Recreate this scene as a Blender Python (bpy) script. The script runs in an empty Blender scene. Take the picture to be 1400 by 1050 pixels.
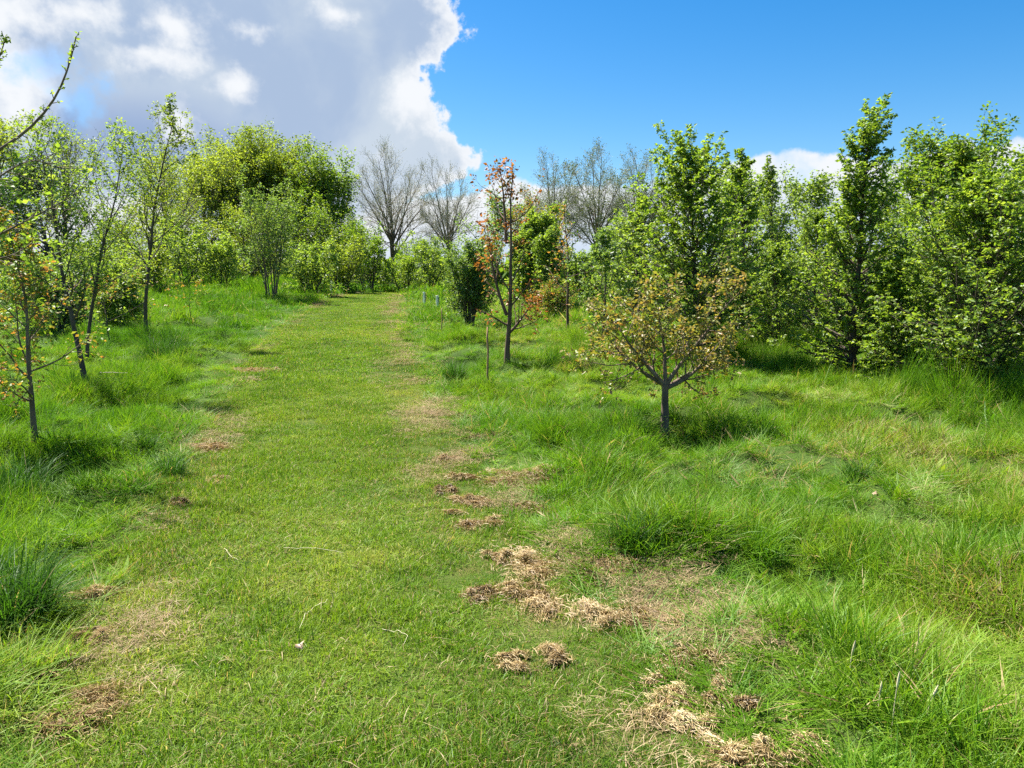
import bpy, math, random
import numpy as np
from mathutils import Vector

S = bpy.context.scene
COL = S.collection
RNG = np.random.default_rng(7)
rad = math.radians

# ------------------------------------------------------------------ camera
F = 1057.0                      # focal length in photo pixels (1400 wide)
PITCH = math.atan(130.0 / F)
CAM = np.array([0.0, 0.0, 1.6])
cam = bpy.data.cameras.new('camera')
cam.sensor_width = 36.0
cam.lens = 36.0 * F / 1400.0
cam.clip_start = 0.05
cam.clip_end = 3000.0
camo = bpy.data.objects.new('camera', cam)
camo.location = CAM
camo.rotation_euler = (rad(90) - PITCH, 0, 0)
COL.objects.link(camo)
S.camera = camo

def ray(px, py):
    u, v = (px - 700.0) / F, (525.0 - py) / F
    cp, sp = math.cos(PITCH), math.sin(PITCH)
    d = np.array([u, cp + v * sp, -sp + v * cp])
    return d / np.linalg.norm(d)

# ------------------------------------------------------------------ value noise
def vnoise(x, y, seed=0):
    x = np.asarray(x, float); y = np.asarray(y, float)
    xi, yi = np.floor(x), np.floor(y)
    fx, fy = x - xi, y - yi
    fx = fx * fx * (3 - 2 * fx); fy = fy * fy * (3 - 2 * fy)
    def h(a, b):
        t = np.sin(a * 127.1 + b * 311.7 + seed * 74.7) * 43758.5453
        return t - np.floor(t)
    return (h(xi, yi) * (1 - fx) + h(xi + 1, yi) * fx) * (1 - fy) + (h(xi, yi + 1) * (1 - fx) + h(xi + 1, yi + 1) * fx) * fy

def fbm(x, y, seed=0, o=3):
    s, a, t = 0, 1.0, 0
    for k in range(o):
        s = s + a * vnoise(np.asarray(x) * 2 ** k, np.asarray(y) * 2 ** k, seed + k * 13)
        t += a; a *= .5
    return s / t

# ------------------------------------------------------------------ terrain
def softp(x, w):
    x = np.asarray(x, float)
    return w * np.logaddexp(0, x / w)

def gz0(x, y):
    x = np.asarray(x, float); y = np.asarray(y, float)
    s0 = softp(-5.0, 2.0)
    z = 0.043 * (softp(y - 5, 2.0) - s0 - softp(y - 38, 2.5)) - 0.012 * (softp(y - 40, 2.5))
    t = np.clip((y - 6) / 24, 0, 1)
    l = np.clip(softp(-x - 6.5, 1.5) - softp(-x - 22, 2), 0, None)
    z = z + 0.055 * l * t * t * (3 - 2 * t)
    return z

# path edges: photo pixels -> ground
def hit0(px, py, f=gz0):
    d = ray(px, py)
    lo = 0.0; t = 0.5
    while t < 400:
        p = CAM + d * t
        if p[2] < float(f(p[0], p[1])):
            break
        lo = t; t *= 1.03
    else:
        return None
    hi = t
    for _ in range(30):
        m = .5 * (lo + hi); p = CAM + d * m
        if p[2] < float(f(p[0], p[1])): hi = m
        else: lo = m
    p = CAM + d * hi
    return np.array([p[0], p[1], float(f(p[0], p[1]))])

L_PX = [(60, 1050), (110, 900), (165, 800), (230, 700), (270, 620), (300, 560), (330, 510), (362, 470), (395, 440), (432, 415), (462, 404)]
R_PX = [(965, 1050), (870, 900), (775, 800), (700, 715), (650, 640), (600, 560), (568, 500), (552, 460), (548, 430), (552, 412), (560, 402)]
LW = np.array([hit0(*p)[:2] for p in L_PX])
RW = np.array([hit0(*p)[:2] for p in R_PX])
def lx(y): return np.interp(y, np.r_[-8, LW[:, 1], 60], np.r_[LW[0, 0] + .5, LW[:, 0], LW[-1, 0] + 6])
def rx(y): return np.interp(y, np.r_[-8, RW[:, 1], 60], np.r_[RW[0, 0] + .5, RW[:, 0], RW[-1, 0] + 9])
def edge_dist(x, y):
    """>0 outside the mown path (metres), <0 inside"""
    wob = (vnoise(np.asarray(y) * 1.3, np.asarray(x) * .4, 5) - .5) * .35 + (vnoise(np.asarray(y) * 4, np.asarray(x), 6) - .5) * .14
    return np.maximum(lx(y) - x, x - rx(y)) + wob

def gz(x, y):
    x = np.asarray(x, float); y = np.asarray(y, float)
    e = np.clip((np.maximum(lx(y) - x, x - rx(y))) / .8, 0, 1)
    b = (vnoise(x * 1.1, y * 1.1, 21) - .5) * .32 + (vnoise(x * 2.5, y * 2.5, 22) - .5) * .17
    far = np.clip(1 - (y - 40) / 30, 0, 1)
    return gz0(x, y) + b * e * far + (vnoise(x * .8, y * .8, 23) - .5) * .025

def hit(px, py): return hit0(px, py, gz)

# ------------------------------------------------------------------ materials
def nmat(name):
    m = bpy.data.materials.new(name); m.use_nodes = True
    nt = m.node_tree; nt.nodes.clear()
    out = nt.nodes.new('ShaderNodeOutputMaterial')
    return m, nt, out

def ramp(nt, stops, fac):
    r = nt.nodes.new('ShaderNodeValToRGB')
    e = r.color_ramp.elements
    while len(e) < len(stops): e.new(.5)
    for k, (p, c) in enumerate(stops):
        e[k].position = p; e[k].color = (*c, 1)
    nt.links.new(fac, r.inputs[0])
    return r.outputs[0]

def attr(nt, name, typ='GEOMETRY'):
    a = nt.nodes.new('ShaderNodeAttribute'); a.attribute_name = name; a.attribute_type = typ
    return a.outputs['Fac']

def math_n(nt, op, a, b=None, c=None):
    n = nt.nodes.new('ShaderNodeMath'); n.operation = op
    for k, v in enumerate((a, b, c)):
        if v is None: continue
        if isinstance(v, (int, float)): n.inputs[k].default_value = v
        else: nt.links.new(v, n.inputs[k])
    return n.outputs[0]

def leafy(nt, out, col, trans=.4, gloss=.05, rough=.45, tcol=None):
    d = nt.nodes.new('ShaderNodeBsdfDiffuse'); nt.links.new(col, d.inputs[0])
    t = nt.nodes.new('ShaderNodeBsdfTranslucent')
    mx = nt.nodes.new('ShaderNodeMix'); mx.data_type = 'RGBA'; mx.blend_type = 'MULTIPLY'
    mx.inputs[0].default_value = 1
    nt.links.new(col, mx.inputs[6]); mx.inputs[7].default_value = (*(tcol or (1.6, 1.5, .6)), 1)
    nt.links.new(mx.outputs[2], t.inputs[0])
    m1 = nt.nodes.new('ShaderNodeMixShader'); m1.inputs[0].default_value = trans
    nt.links.new(d.outputs[0], m1.inputs[1]); nt.links.new(t.outputs[0], m1.inputs[2])
    g = nt.nodes.new('ShaderNodeBsdfGlossy'); g.inputs['Roughness'].default_value = rough
    m2 = nt.nodes.new('ShaderNodeMixShader'); m2.inputs[0].default_value = gloss
    nt.links.new(m1.outputs[0], m2.inputs[1]); nt.links.new(g.outputs[0], m2.inputs[2])
    nt.links.new(m2.outputs[0], out.inputs[0])

def leaf_mat(name, stops, trans=.55, gloss=.032):
    m, nt, out = nmat(name)
    leafy(nt, out, ramp(nt, stops, attr(nt, 'tint')), trans, gloss)
    return m

M = {}
M['hornbeam'] = leaf_mat('hornbeam_leaf', [(0, (.08, .155, .016)), (.45, (.155, .255, .03)), (.8, (.23, .32, .055)), (1, (.31, .38, .1))])
M['fresh'] = leaf_mat('fresh_leaf', [(0, (.09, .165, .02)), (.5, (.165, .26, .04)), (1, (.28, .36, .09))])
M['maple'] = leaf_mat('maple_leaf', [(0, (.06, .13, .013)), (.5, (.12, .21, .022)), (1, (.22, .28, .045))])
M['olive'] = leaf_mat('olive_leaf', [(0, (.09, .145, .016)), (.5, (.165, .235, .028)), (1, (.25, .31, .055))])
M['willow'] = leaf_mat('willow_leaf', [(0, (.14, .2, .026)), (.5, (.22, .3, .04)), (1, (.3, .36, .075))])
M['dark'] = leaf_mat('dark_leaf', [(0, (.018, .045, .01)), (.6, (.04, .09, .016)), (1, (.09, .16, .03))])
M['grey'] = leaf_mat('greygreen_leaf', [(0, (.075, .15, .03)), (.6, (.14, .225, .055)), (1, (.23, .31, .11))])
M['copper'] = leaf_mat('copper_leaf', [(0, (.08, .12, .02)), (.25, (.16, .13, .03)), (.45, (.26, .1, .035)), (.8, (.37, .15, .055)), (1, (.45, .24, .1))], .38)
M['bronze'] = leaf_mat('bronze_leaf', [(0, (.12, .18, .03)), (.45, (.22, .23, .055)), (.75, (.29, .21, .075)), (1, (.34, .19, .08))], .38)
M['mixed'] = leaf_mat('mixed_leaf', [(0, (.09, .18, .02)), (.42, (.16, .25, .035)), (.6, (.26, .24, .05)), (.75, (.36, .19, .06)), (1, (.42, .18, .07))], .4)
M['bud'] = leaf_mat('bud_leaf', [(0, (.1, .13, .04)), (1, (.18, .23, .07))], .2)
M['needle'] = leaf_mat('needle_leaf', [(0, (.012, .03, .014)), (1, (.035, .065, .03))], .15)

def bark(name, a, b, sc=14):
    m, nt, out = nmat(name)
    p = nt.nodes.new('ShaderNodeBsdfPrincipled'); p.inputs['Roughness'].default_value = .9
    tc = nt.nodes.new('ShaderNodeTexCoord')
    mp = nt.nodes.new('ShaderNodeMapping'); mp.inputs['Scale'].default_value = (1, 1, .25)
    nt.links.new(tc.outputs['Object'], mp.inputs[0])
    n = nt.nodes.new('ShaderNodeTexNoise'); n.inputs['Scale'].default_value = sc; n.inputs['Detail'].default_value = 6
    nt.links.new(mp.outputs[0], n.inputs['Vector'])
    nt.links.new(ramp(nt, [(.3, a), (.7, b)], n.outputs[0]), p.inputs['Base Color'])
    bp = nt.nodes.new('ShaderNodeBump'); bp.inputs['Strength'].default_value = .6; bp.inputs['Distance'].default_value = .01
    nt.links.new(n.outputs[0], bp.inputs['Height']); nt.links.new(bp.outputs[0], p.inputs['Normal'])
    nt.links.new(p.outputs[0], out.inputs[0])
    return m
M['bark'] = bark('bark_brown', (.045, .032, .022), (.12, .09, .065))
M['bark_grey'] = bark('bark_grey', (.075, .052, .034), (.2, .145, .1))
M['twig_pale'] = bark('twig_palegrey', (.26, .245, .18), (.45, .43, .34))
M['twig_red'] = bark('twig_redbrown', (.07, .04, .028), (.16, .1, .07))
M['wood'] = bark('weathered_wood', (.2, .11, .055), (.36, .22, .12), 30)

def blade_mat(name, stops, straw, trans=.42, frac=.93, gloss=.016):
    """grass: instancer 'tint' mixes with per-blade 'br'; the top few percent of blades are dead straw"""
    m, nt, out = nmat(name)
    it = attr(nt, 'tint', 'INSTANCER'); br = attr(nt, 'br')
    f = math_n(nt, 'ADD', math_n(nt, 'MULTIPLY', it, .66), math_n(nt, 'MULTIPLY', br, .4))
    c = ramp(nt, stops, f)
    mx = nt.nodes.new('ShaderNodeMix'); mx.data_type = 'RGBA'
    dry = attr(nt, 'dry', 'INSTANCER')
    th = math_n(nt, 'SUBTRACT', frac, dry)
    k = math_n(nt, 'GREATER_THAN', br, th)
    nt.links.new(k, mx.inputs[0]); nt.links.new(c, mx.inputs[6])
    nt.links.new(ramp(nt, straw, attr(nt, 'br2')), mx.inputs[7])
    leafy(nt, out, mx.outputs[2], trans, gloss, .5, (1.25, 1.25, .6))
    return m
STRAW = [(0, (.2, .13, .06)), (.5, (.38, .28, .13)), (1, (.52, .43, .24))]
M['meadow'] = blade_mat('meadow_blade', [(0, (.03, .105, .006)), (.3, (.085, .21, .008)), (.6, (.155, .275, .014)), (1, (.29, .35, .05))], STRAW)
M['lawn'] = blade_mat('lawn_blade', [(0, (.038, .1, .007)), (.35, (.11, .215, .01)), (.65, (.175, .275, .017)), (1, (.33, .35, .07))], STRAW)
M['tussock'] = blade_mat('tussock_blade', [(0, (.03, .09, .01)), (.6, (.065, .16, .014)), (1, (.11, .21, .02))], STRAW, frac=.985)
M['hay'] = blade_mat('hay_straw', [(0, (.14, .09, .05)), (.5, (.28, .2, .11)), (1, (.42, .33, .19))], STRAW, trans=.15, frac=.9)

def ground_mat(name, stops, sc):
    m, nt, out = nmat(name)
    p = nt.nodes.new('ShaderNodeBsdfPrincipled'); p.inputs['Roughness'].default_value = 1
    p.inputs['Specular IOR Level'].default_value = .1
    tc = nt.nodes.new('ShaderNodeTexCoord')
    n = nt.nodes.new('ShaderNodeTexNoise'); n.inputs['Scale'].default_value = sc; n.inputs['Detail'].default_value = 10; n.inputs['Roughness'].default_value = .7
    nt.links.new(tc.outputs['Object'], n.inputs['Vector'])
    nt.links.new(ramp(nt, stops, n.outputs[0]), p.inputs['Base Color'])
    n2 = nt.nodes.new('ShaderNodeTexNoise'); n2.inputs['Scale'].default_value = 60; n2.inputs['Detail'].default_value = 4
    nt.links.new(tc.outputs['Object'], n2.inputs['Vector'])
    bp = nt.nodes.new('ShaderNodeBump'); bp.inputs['Strength'].default_value = .8; bp.inputs['Distance'].default_value = .03
    nt.links.new(n2.outputs[0], bp.inputs['Height']); nt.links.new(bp.outputs[0], p.inputs['Normal'])
    nt.links.new(p.outputs[0], out.inputs[0])
    return m
M['soil'] = ground_mat('meadow_soil', [(.3, (.03, .05, .012)), (.5, (.05, .09, .015)), (.7, (.09, .11, .03))], 1.5)
M['thatch'] = ground_mat('path_thatch', [(.3, (.03, .06, .008)), (.5, (.06, .09, .015)), (.68, (.12, .11, .035))], 2.2)

# ------------------------------------------------------------------ mesh helpers
def mesh_obj(name, verts, tris=None, quads=None, mats=(), attrs=None, parent=None, midx=None, smooth=False, link=True):
    me = bpy.data.meshes.new(name)
    verts = np.asarray(verts, np.float32)
    loops, starts, n = [], [], 0
    if tris is not None and len(tris):
        t = np.asarray(tris, np.int32); loops.append(t.ravel()); starts.append(np.arange(len(t)) * 3); n = len(t) * 3
    if quads is not None and len(quads):
        q = np.asarray(quads, np.int32); loops.append(q.ravel()); starts.append(n + np.arange(len(q)) * 4)
    loops = np.concatenate(loops); starts = np.concatenate(starts).astype(np.int32)
    me.vertices.add(len(verts)); me.vertices.foreach_set('co', verts.ravel())
    me.loops.add(len(loops)); me.loops.foreach_set('vertex_index', loops)
    me.polygons.add(len(starts)); me.polygons.foreach_set('loop_start', starts)
    for m in mats: me.materials.append(m)
    if midx is not None: me.polygons.foreach_set('material_index', np.asarray(midx, np.int32))
    me.update(calc_edges=True)
    if smooth: me.polygons.foreach_set('use_smooth', np.ones(len(starts), bool))
    for k, v in (attrs or {}).items():
        a = me.attributes.new(k, 'FLOAT', 'POINT'); a.data.foreach_set('value', np.asarray(v, np.float32))
    o = bpy.data.objects.new(name, me)
    if link: COL.objects.link(o)
    if parent is not None: o.parent = parent
    return o

def tag(o, label=None, cat=None, group=None, kind=None):
    if label: o['label'] = label
    if cat: o['category'] = cat
    if group: o['group'] = group
    if kind: o['kind'] = kind
    return o

def empty(name, loc):
    o = bpy.data.objects.new(name, None); o.location = loc; o.empty_display_size = .1
    COL.objects.link(o); return o

def norm(v): return v / np.maximum(np.linalg.norm(v, axis=-1, keepdims=True), 1e-9)

def tubes(P, R, K):
    """P (N,S,3) polylines, R (N,S) radii -> verts, quads"""
    N, Sg, _ = P.shape
    T = np.empty_like(P); T[:, 1:-1] = P[:, 2:] - P[:, :-2]; T[:, 0] = P[:, 1] - P[:, 0]; T[:, -1] = P[:, -1] - P[:, -2]
    T = norm(T)
    ref = np.where(np.abs(T[:, :1, 2:3]) > .8, np.array([1., 0, 0]), np.array([0, 0, 1.]))
    A = norm(np.cross(T, np.broadcast_to(ref, T.shape))); B = np.cross(T, A)
    th = np.arange(K) * 2 * math.pi / K
    V = P[:, :, None] + R[:, :, None, None] * (np.cos(th)[None, None, :, None] * A[:, :, None] + np.sin(th)[None, None, :, None] * B[:, :, None])
    base = (np.arange(N) * Sg * K)[:, None, None] + (np.arange(Sg - 1) * K)[None, :, None]
    k = np.arange(K)[None, None]; k2 = (k + 1) % K
    Q = np.stack([base + k, base + k2, base + K + k2, base + K + k], -1).reshape(-1, 4)
    return V.reshape(-1, 3), Q

# ------------------------------------------------------------------ tree growth
def grow(start, dirs, length, segs, wig, trop, rng):
    N = len(start); P = [start]; d = norm(dirs); st = (length / segs)[:, None]
    for s in range(segs):
        d = norm(d + rng.normal(0, wig, (N, 3)) + np.array([0, 0, trop]))
        P.append(P[-1] + d * st)
    return np.stack(P, 1)

def sample(P, t):
    """P (N,S,3), t (N,n) in 0..1 -> pos, tangent (N,n,3)"""
    Sg = P.shape[1] - 1
    f = np.clip(t * Sg, 0, Sg - 1e-4); i = f.astype(int); fr = (f - i)[..., None]
    n = np.arange(len(P))[:, None]
    a, b = P[n, i], P[n, i + 1]
    return a + (b - a) * fr, norm(b - a)

def spawn(P, Rr, plen, lv, rng, H=None):
    N = len(P); n = lv['n']
    k = (np.arange(n)[None] + rng.random((N, n))) / n
    t = lv.get('t0', .15) + (lv.get('t1', 1.) - lv.get('t0', .15)) * k ** lv.get('tp', 1.)
    p, T = sample(P, t)
    ref = np.where(np.abs(T[..., 2:3]) > .85, np.array([1., 0, 0]), np.array([0, 0, 1.]))
    e1 = norm(np.cross(T, ref)); e2 = np.cross(T, e1)
    if lv.get('planar'):
        sgn = np.where((np.arange(n) % 2)[None] == 0, 1., -1.) * np.ones((N, 1))
        perp = norm(sgn[..., None] * e1 + rng.normal(0, lv.get('pj', .25), (N, n, 1)) * e2)
    else:
        ph = (np.arange(n)[None] * 2.39996 + rng.random((N, 1)) * 6.28 + rng.normal(0, .5, (N, n)))[..., None]
        perp = np.cos(ph) * e1 + np.sin(ph) * e2
    a0, a1 = lv['ang']
    a = np.radians(a0 + (a1 - a0) * t + rng.normal(0, lv.get('aj', 8), (N, n)))[..., None]
    d = np.cos(a) * T + np.sin(a) * perp
    L = lv['len'](t, plen[:, None]) * rng.uniform(1 - lv.get('lj', .3), 1 + lv.get('lj', .3), (N, n))
    Sg = Rr.shape[1] - 1
    r = Rr[np.arange(N)[:, None], np.minimum((t * Sg).astype(int), Sg)] * lv.get('rr', .55)
    keep = L.ravel() > .02
    return p.reshape(-1, 3)[keep], d.reshape(-1, 3)[keep], L.ravel()[keep], r.ravel()[keep]

def radii(r0, segs, tip=.25):
    return r0[:, None] * (1 - (1 - tip) * np.linspace(0, 1, segs + 1)[None])

def leaves(P, n, size, rng, t0=.1, spread=.8, up=.6, droop=.15, width=.55, off=.0, tint=None, clump=None):
    N = len(P)
    t = t0 + (1 - t0) * rng.random((N, n)) ** .8
    p, T = sample(P, t)
    p = p.reshape(-1, 3); T = T.reshape(-1, 3); m = len(p)
    if off: p = p + rng.normal(0, off, (m, 3))
    side = norm(np.cross(T, np.array([0, 0, 1.])) + 1e-4) * np.where(rng.random((m, 1)) < .5, 1, -1)
    d = norm(T * .5 + side * spread + rng.normal(0, .35, (m, 3)) + np.array([0, 0, -droop]))
    nn = norm(np.array([0, 0, 1.]) * up + rng.normal(0, 1, (m, 3)) * (1 - up))
    w = norm(np.cross(d, nn)); nn = np.cross(w, d)
    l = (size * rng.uniform(.55, 1.2, m))[:, None]
    mid = p + d * l * .45
    V = np.stack([p, mid + w * l * width * .5 + nn * l * .09, p + d * l - nn * l * .1, mid - w * l * width * .5 + nn * l * .09], 1)
    b = np.arange(m)[:, None] * 4
    tri = np.stack([b + [0, 1, 2], b + [0, 2, 3]], 1).reshape(-1, 3)
    base = np.repeat(rng.random(N), n) if clump is None else np.repeat(clump, n)
    ti = np.clip(.55 * base + .45 * rng.random(m), 0, 1)
    if tint is not None: ti = np.clip(tint(ti, p), 0, 1)
    return V.reshape(-1, 3), tri, np.repeat(ti, 4)

def build_tree(name, label, cat, base, stems, levels, leafspec, mats, seed, group=None, trunk_levels=1, K0=8, skip=0):
    """stems: list of (offset, dir, length, r0, segs, wig, trop); levels: list of spawn dicts; makes Empty > trunk, crown"""
    rng = np.random.default_rng(seed)
    root = empty(name, base); tag(root, label, cat, group)
    wood_tr, wood_cr = ([], [], 0), ([], [], 0)
    def add(acc, P, R, K):
        v, q = tubes(P, R, K); return (acc[0] + [v], acc[1] + [q + acc[2]], acc[2] + len(v))
    sets = []
    Sg = max(s[4] for s in stems)
    for s in stems:
        P = grow(np.array([s[0]], float), np.array([s[1]], float), np.array([float(s[2])]), Sg, s[5], s[6], rng)
        R = radii(np.array([s[3]]), Sg, .62 if skip and not sets else .12)
        if not sets: R[:, 0] *= 1.35; R[:, 1] *= 1.08
        sets.append((P, R, float(s[2])))
    P = np.concatenate([s[0] for s in sets]); R = np.concatenate([s[1] for s in sets]); Ln = np.array([s[2] for s in sets])
    wood_tr = add(wood_tr, P, R, K0)
    P, R, Ln = P[skip:], R[skip:], Ln[skip:]
    LP = []
    for li, lv in enumerate(levels):
        src_P, src_R, src_L = P, R, Ln
        p, d, Ln, r0 = spawn(P, R, Ln, lv, rng)
        r0 = np.clip(r0, lv.get('rmin', .002), lv.get('rmax', 1))
        sg = lv.get('segs', 4)
        P = grow(p, d, Ln, sg, lv.get('wig', .12), lv.get('trop', .05), rng)
        R = radii(r0, sg, .3)
        if li < trunk_levels: wood_tr = add(wood_tr, P, R, lv.get('K', 5))
        else: wood_cr = add(wood_cr, P, R, lv.get('K', 3))
        if lv.get('leaf', li >= len(levels) - 1): LP.append((P, lv.get('ln')))
        if lv.get('cont'):          # the leader's own top keeps branching too
            pass
    mesh_obj('trunk', np.concatenate(wood_tr[0]), quads=np.concatenate(wood_tr[1]), mats=[mats[0]], parent=root, smooth=True)
    V, TR, TI, n = [], [], [], 0
    for Pp, ln in LP:
        ls = dict(leafspec); k = ln or ls.pop('n'); ls.pop('n', None)
        v, t, ti = leaves(Pp, k, rng=rng, **ls)
        V.append(v); TR.append(t + n); TI.append(ti); n += len(v)
    nl = sum(len(t) for t in TR); Q = None; nq = 0
    if wood_cr[0]:
        wv = np.concatenate(wood_cr[0]); Q = np.concatenate(wood_cr[1]) + n; nq = len(Q)
        V.append(wv); TI.append(np.zeros(len(wv)))
    mi = np.r_[np.zeros(nl, np.int32), np.ones(nq, np.int32)]
    mesh_obj('crown', np.concatenate(V), np.concatenate(TR), Q, [mats[1], mats[2]], {'tint': np.concatenate(TI)}, root, mi)
    return root

def at_dist(px, d):
    x = (px - 700) / F * d
    return np.array([x, d, float(gz(x, d))])

def place(px, py):
    if py < 100: return at_dist(px, py)       # py is a distance in metres
    return hit(px, py)

def dims(b, top, halfw):
    dr = ray(700, top); H = CAM[2] + dr[2] / dr[1] * b[1] - b[2]
    return H, halfw / F * b[1]

UP = (0, 0, 1.)
# --- kinds of tree ---------------------------------------------------------
def hornbeam(label, px, py, top, hw, seed, name='hornbeam', mat='hornbeam', n1=44, n2=11, n3=4, leaf=.06, ln=7, spikes=.11, low=.05, fat=.6, cat='tree', group=None, ang=(74, 20), barkm='bark', tops=0):
    """broad layered cone: ascending side branches carrying flat sprays, upper shoots ending in separate points"""
    b = place(px, py); H, Rw = dims(b, top, hw)
    Hs = H * (1 - spikes * .7)
    stems = [((0, 0, -.05), (.0, .0, 1), Hs, H * .012 + .012, 14, .035, .05)]
    prof = lambda t: np.where(t < .25, .78 + .88 * t, np.clip((1 - (t - .25) / .75), 0, 1) ** fat)
    lv = [dict(n=int(n1 * 1.75), t0=low, t1=.99, tp=1.1, ang=ang, aj=10, len=lambda t, L: np.maximum(1.1 * Rw * prof(t), spikes * H * .8), trop=.05, wig=.075, segs=8, rr=.42, rmax=.022, lj=.36),
          dict(n=n2, t0=.1, t1=1, ang=(54, 36), len=lambda t, L: np.maximum(L * .36 * (1 - .7 * t), .03), planar=True, pj=.35, trop=-.01, segs=4, rr=.5, rmax=.01, leaf=False),
          dict(n=n3, t0=.12, t1=1, ang=(50, 35), len=lambda t, L: np.maximum(L * .5 * (1 - .6 * t), .04), planar=True, pj=.3, trop=-.03, segs=3, rmin=.0016, rmax=.004)]
    return build_tree(name, label, cat, b, stems, lv, dict(n=max(4, int(ln * .85)), size=leaf * .96, up=.45, droop=.15, t0=.05, spread=.75), (M[barkm], M[mat], M['bark']), seed, group)

def sapling(label, px, py, top, hw, seed, name='oak_sapling', mat='mixed', lean=(0, 0), n1=16, n2=6, n3=4, leaf=.06, ln=6, t0=.2, r=.03, stems2=(), ang=(68, 35), cat='tree', barkm='bark', fat=.6, off=.02, group=None, up=.4, wig=.05, peak=.35, extra=None, fork=None):
    b = place(px, py); H, Rw = dims(b, top, hw)
    stems = [((0, 0, -.05), (lean[0], lean[1], 1), H * 1.0, r, 12, wig, .06)]
    if fork: stems[0] = ((0, 0, -.05), (lean[0], lean[1], 1), H * fork + .06, r, 12, .02, .03)
    for (dx, dy, z0, f) in stems2: stems.append(((0, 0, H * z0), (dx, dy, 1), H * f, r * (.48 if fork else .7), 12, wig, .025 if fork else .08))
    prof = lambda t: Rw * np.where(t < peak, .55 + .45 * t / peak, np.clip((1 - (t - peak) / (1 - peak)), 0, 1) ** fat) + .06
    lv = [dict(n=n1, t0=t0, t1=.97, ang=ang, len=lambda t, L: prof(t) + 0 * L, trop=.09, wig=.13, segs=7, rr=.5, rmax=.02, lj=.35),
          dict(n=n2, t0=.2, t1=1, ang=(55, 40), len=lambda t, L: np.maximum(L * .45 * (1 - .55 * t), .1), trop=.05, wig=.18, segs=4, rr=.5, rmin=.002),
          dict(n=n3, t0=.3, t1=1, ang=(50, 40), len=lambda t, L: np.maximum(L * .42, .05), trop=.04, wig=.2, segs=3, rmin=.0016)]
    return build_tree(name, label, cat, b, stems, lv, dict(n=ln, size=leaf, up=up, droop=.15, t0=.35, off=off, spread=.7, **(extra or {})), (M[barkm], M[mat], M['bark']), seed, group, skip=1 if fork else 0)

def round_tree(label, px, py, top, hw, seed, name='broadleaf_tree', mat='maple', n1=22, n2=9, n3=7, leaf=.2, ln=7, t0=.17, cat='tree', barkm='bark', off=.12, ang=(75, 20), droop=.15, up=.4, group=None, trop=.06, peak=.45, fat=.55, forks=0):
    b = place(px, py); H, Rw = dims(b, top, hw)
    Hs = max(.55 * H, H * .97 - .52 * Rw - .35)
    stems = [((0, 0, -.1), UP, Hs, H * .022, 10, .05, .05)]
    for k in range(forks):
        a = k * 2.4 + seed
        stems.append(((0, 0, H * .18), (math.cos(a) * .45, math.sin(a) * .45, 1), Hs * .72, H * .013, 10, .06, .06))
    prof = lambda t: 1.22 * Rw * np.where(t < peak, .7 + .3 * t / peak, np.clip(1 - ((t - peak) / (1.02 - peak)) ** 2, 0, 1) ** fat) + .3
    lv = [dict(n=n1, t0=t0, t1=.97, ang=ang, len=lambda t, L: prof(t) + 0 * L, trop=trop, wig=.1, segs=7, rr=.45, lj=.25),
          dict(n=n2, t0=.25, t1=1, ang=(55, 35), len=lambda t, L: np.maximum(L * .45 * (1 - .5 * t), .3), trop=trop, wig=.15, segs=4, rr=.5, rmin=.008),
          dict(n=n3, t0=.2, t1=1, ang=(55, 40), len=lambda t, L: np.maximum(L * .4, .25), trop=trop * .5, wig=.2, segs=3, rmin=.005)]
    return build_tree(name, label, cat, b, stems, lv, dict(n=ln, size=leaf, up=up, droop=droop, t0=.1, off=off), (M[barkm], M[mat], M['bark']), seed, group)

def ash(label, px, d, top, hw, seed, nl=10, n1=9, n2=8, n3=6, ln=1, group=None, leaf=.08):
    """bare tree: short trunk forking into ascending limbs that fill a rounded dome"""
    b = place(px, d); H, Rw = dims(b, top, hw)
    rng = np.random.default_rng(seed + 7)
    z0 = .33 * H
    stems = [((0, 0, -.1), UP, z0 * 1.25, H * .017, 12, .02, .05)]
    for k in range(nl):
        s_ = 0 if k == 0 else .2 + .78 * ((k - 1) / (nl - 2)) ** .8
        a = k * 2.4 + seed
        d_ = norm(np.array([math.cos(a) * s_ * .95, math.sin(a) * s_ * .95, 1.0]))
        st = np.array([0, 0, z0 * rng.uniform(.72, 1.22)])
        # distance to the dome surface along this limb
        c = np.array([0, 0, .6 * H]); q = np.array([1 / Rw, 1 / Rw, 1 / (.4 * H)])
        o_, dd = (st - c) * q, d_ * q
        A, B, C_ = dd @ dd, o_ @ dd, o_ @ o_ - 1
        L = (-B + math.sqrt(max(B * B - A * C_, 0))) / A
        stems.append((tuple(st), tuple(d_), L * (.8 if k == 0 else .92), H * .0072, 12, .035, .022))
    lv = [dict(n=n1, t0=.1, t1=.97, ang=(62, 26), aj=9, len=lambda t, L: L * (.32 * (1 - t) + .2), trop=.05, wig=.05, segs=6, rr=.5, lj=.25, rmin=.014, rmax=.045),
          dict(n=n2, t0=.2, t1=1, ang=(38, 28), len=lambda t, L: np.maximum(L * .45 * (1 - .4 * t), .45), trop=.04, wig=.08, segs=4, rr=.5, rmin=.011, rmax=.025),
          dict(n=n3, t0=.15, t1=1, ang=(38, 28), len=lambda t, L: np.maximum(L * .5, .4), trop=.03, wig=.1, segs=3, rmin=.0065, rmax=.011)]
    return build_tree('bare_tree', label, 'tree', b, stems, lv, dict(n=ln, size=leaf, up=.2, droop=0, t0=.6, off=.03), (M['bark_grey'], M['bud'], M['twig_pale']), seed, group, skip=1)

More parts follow.
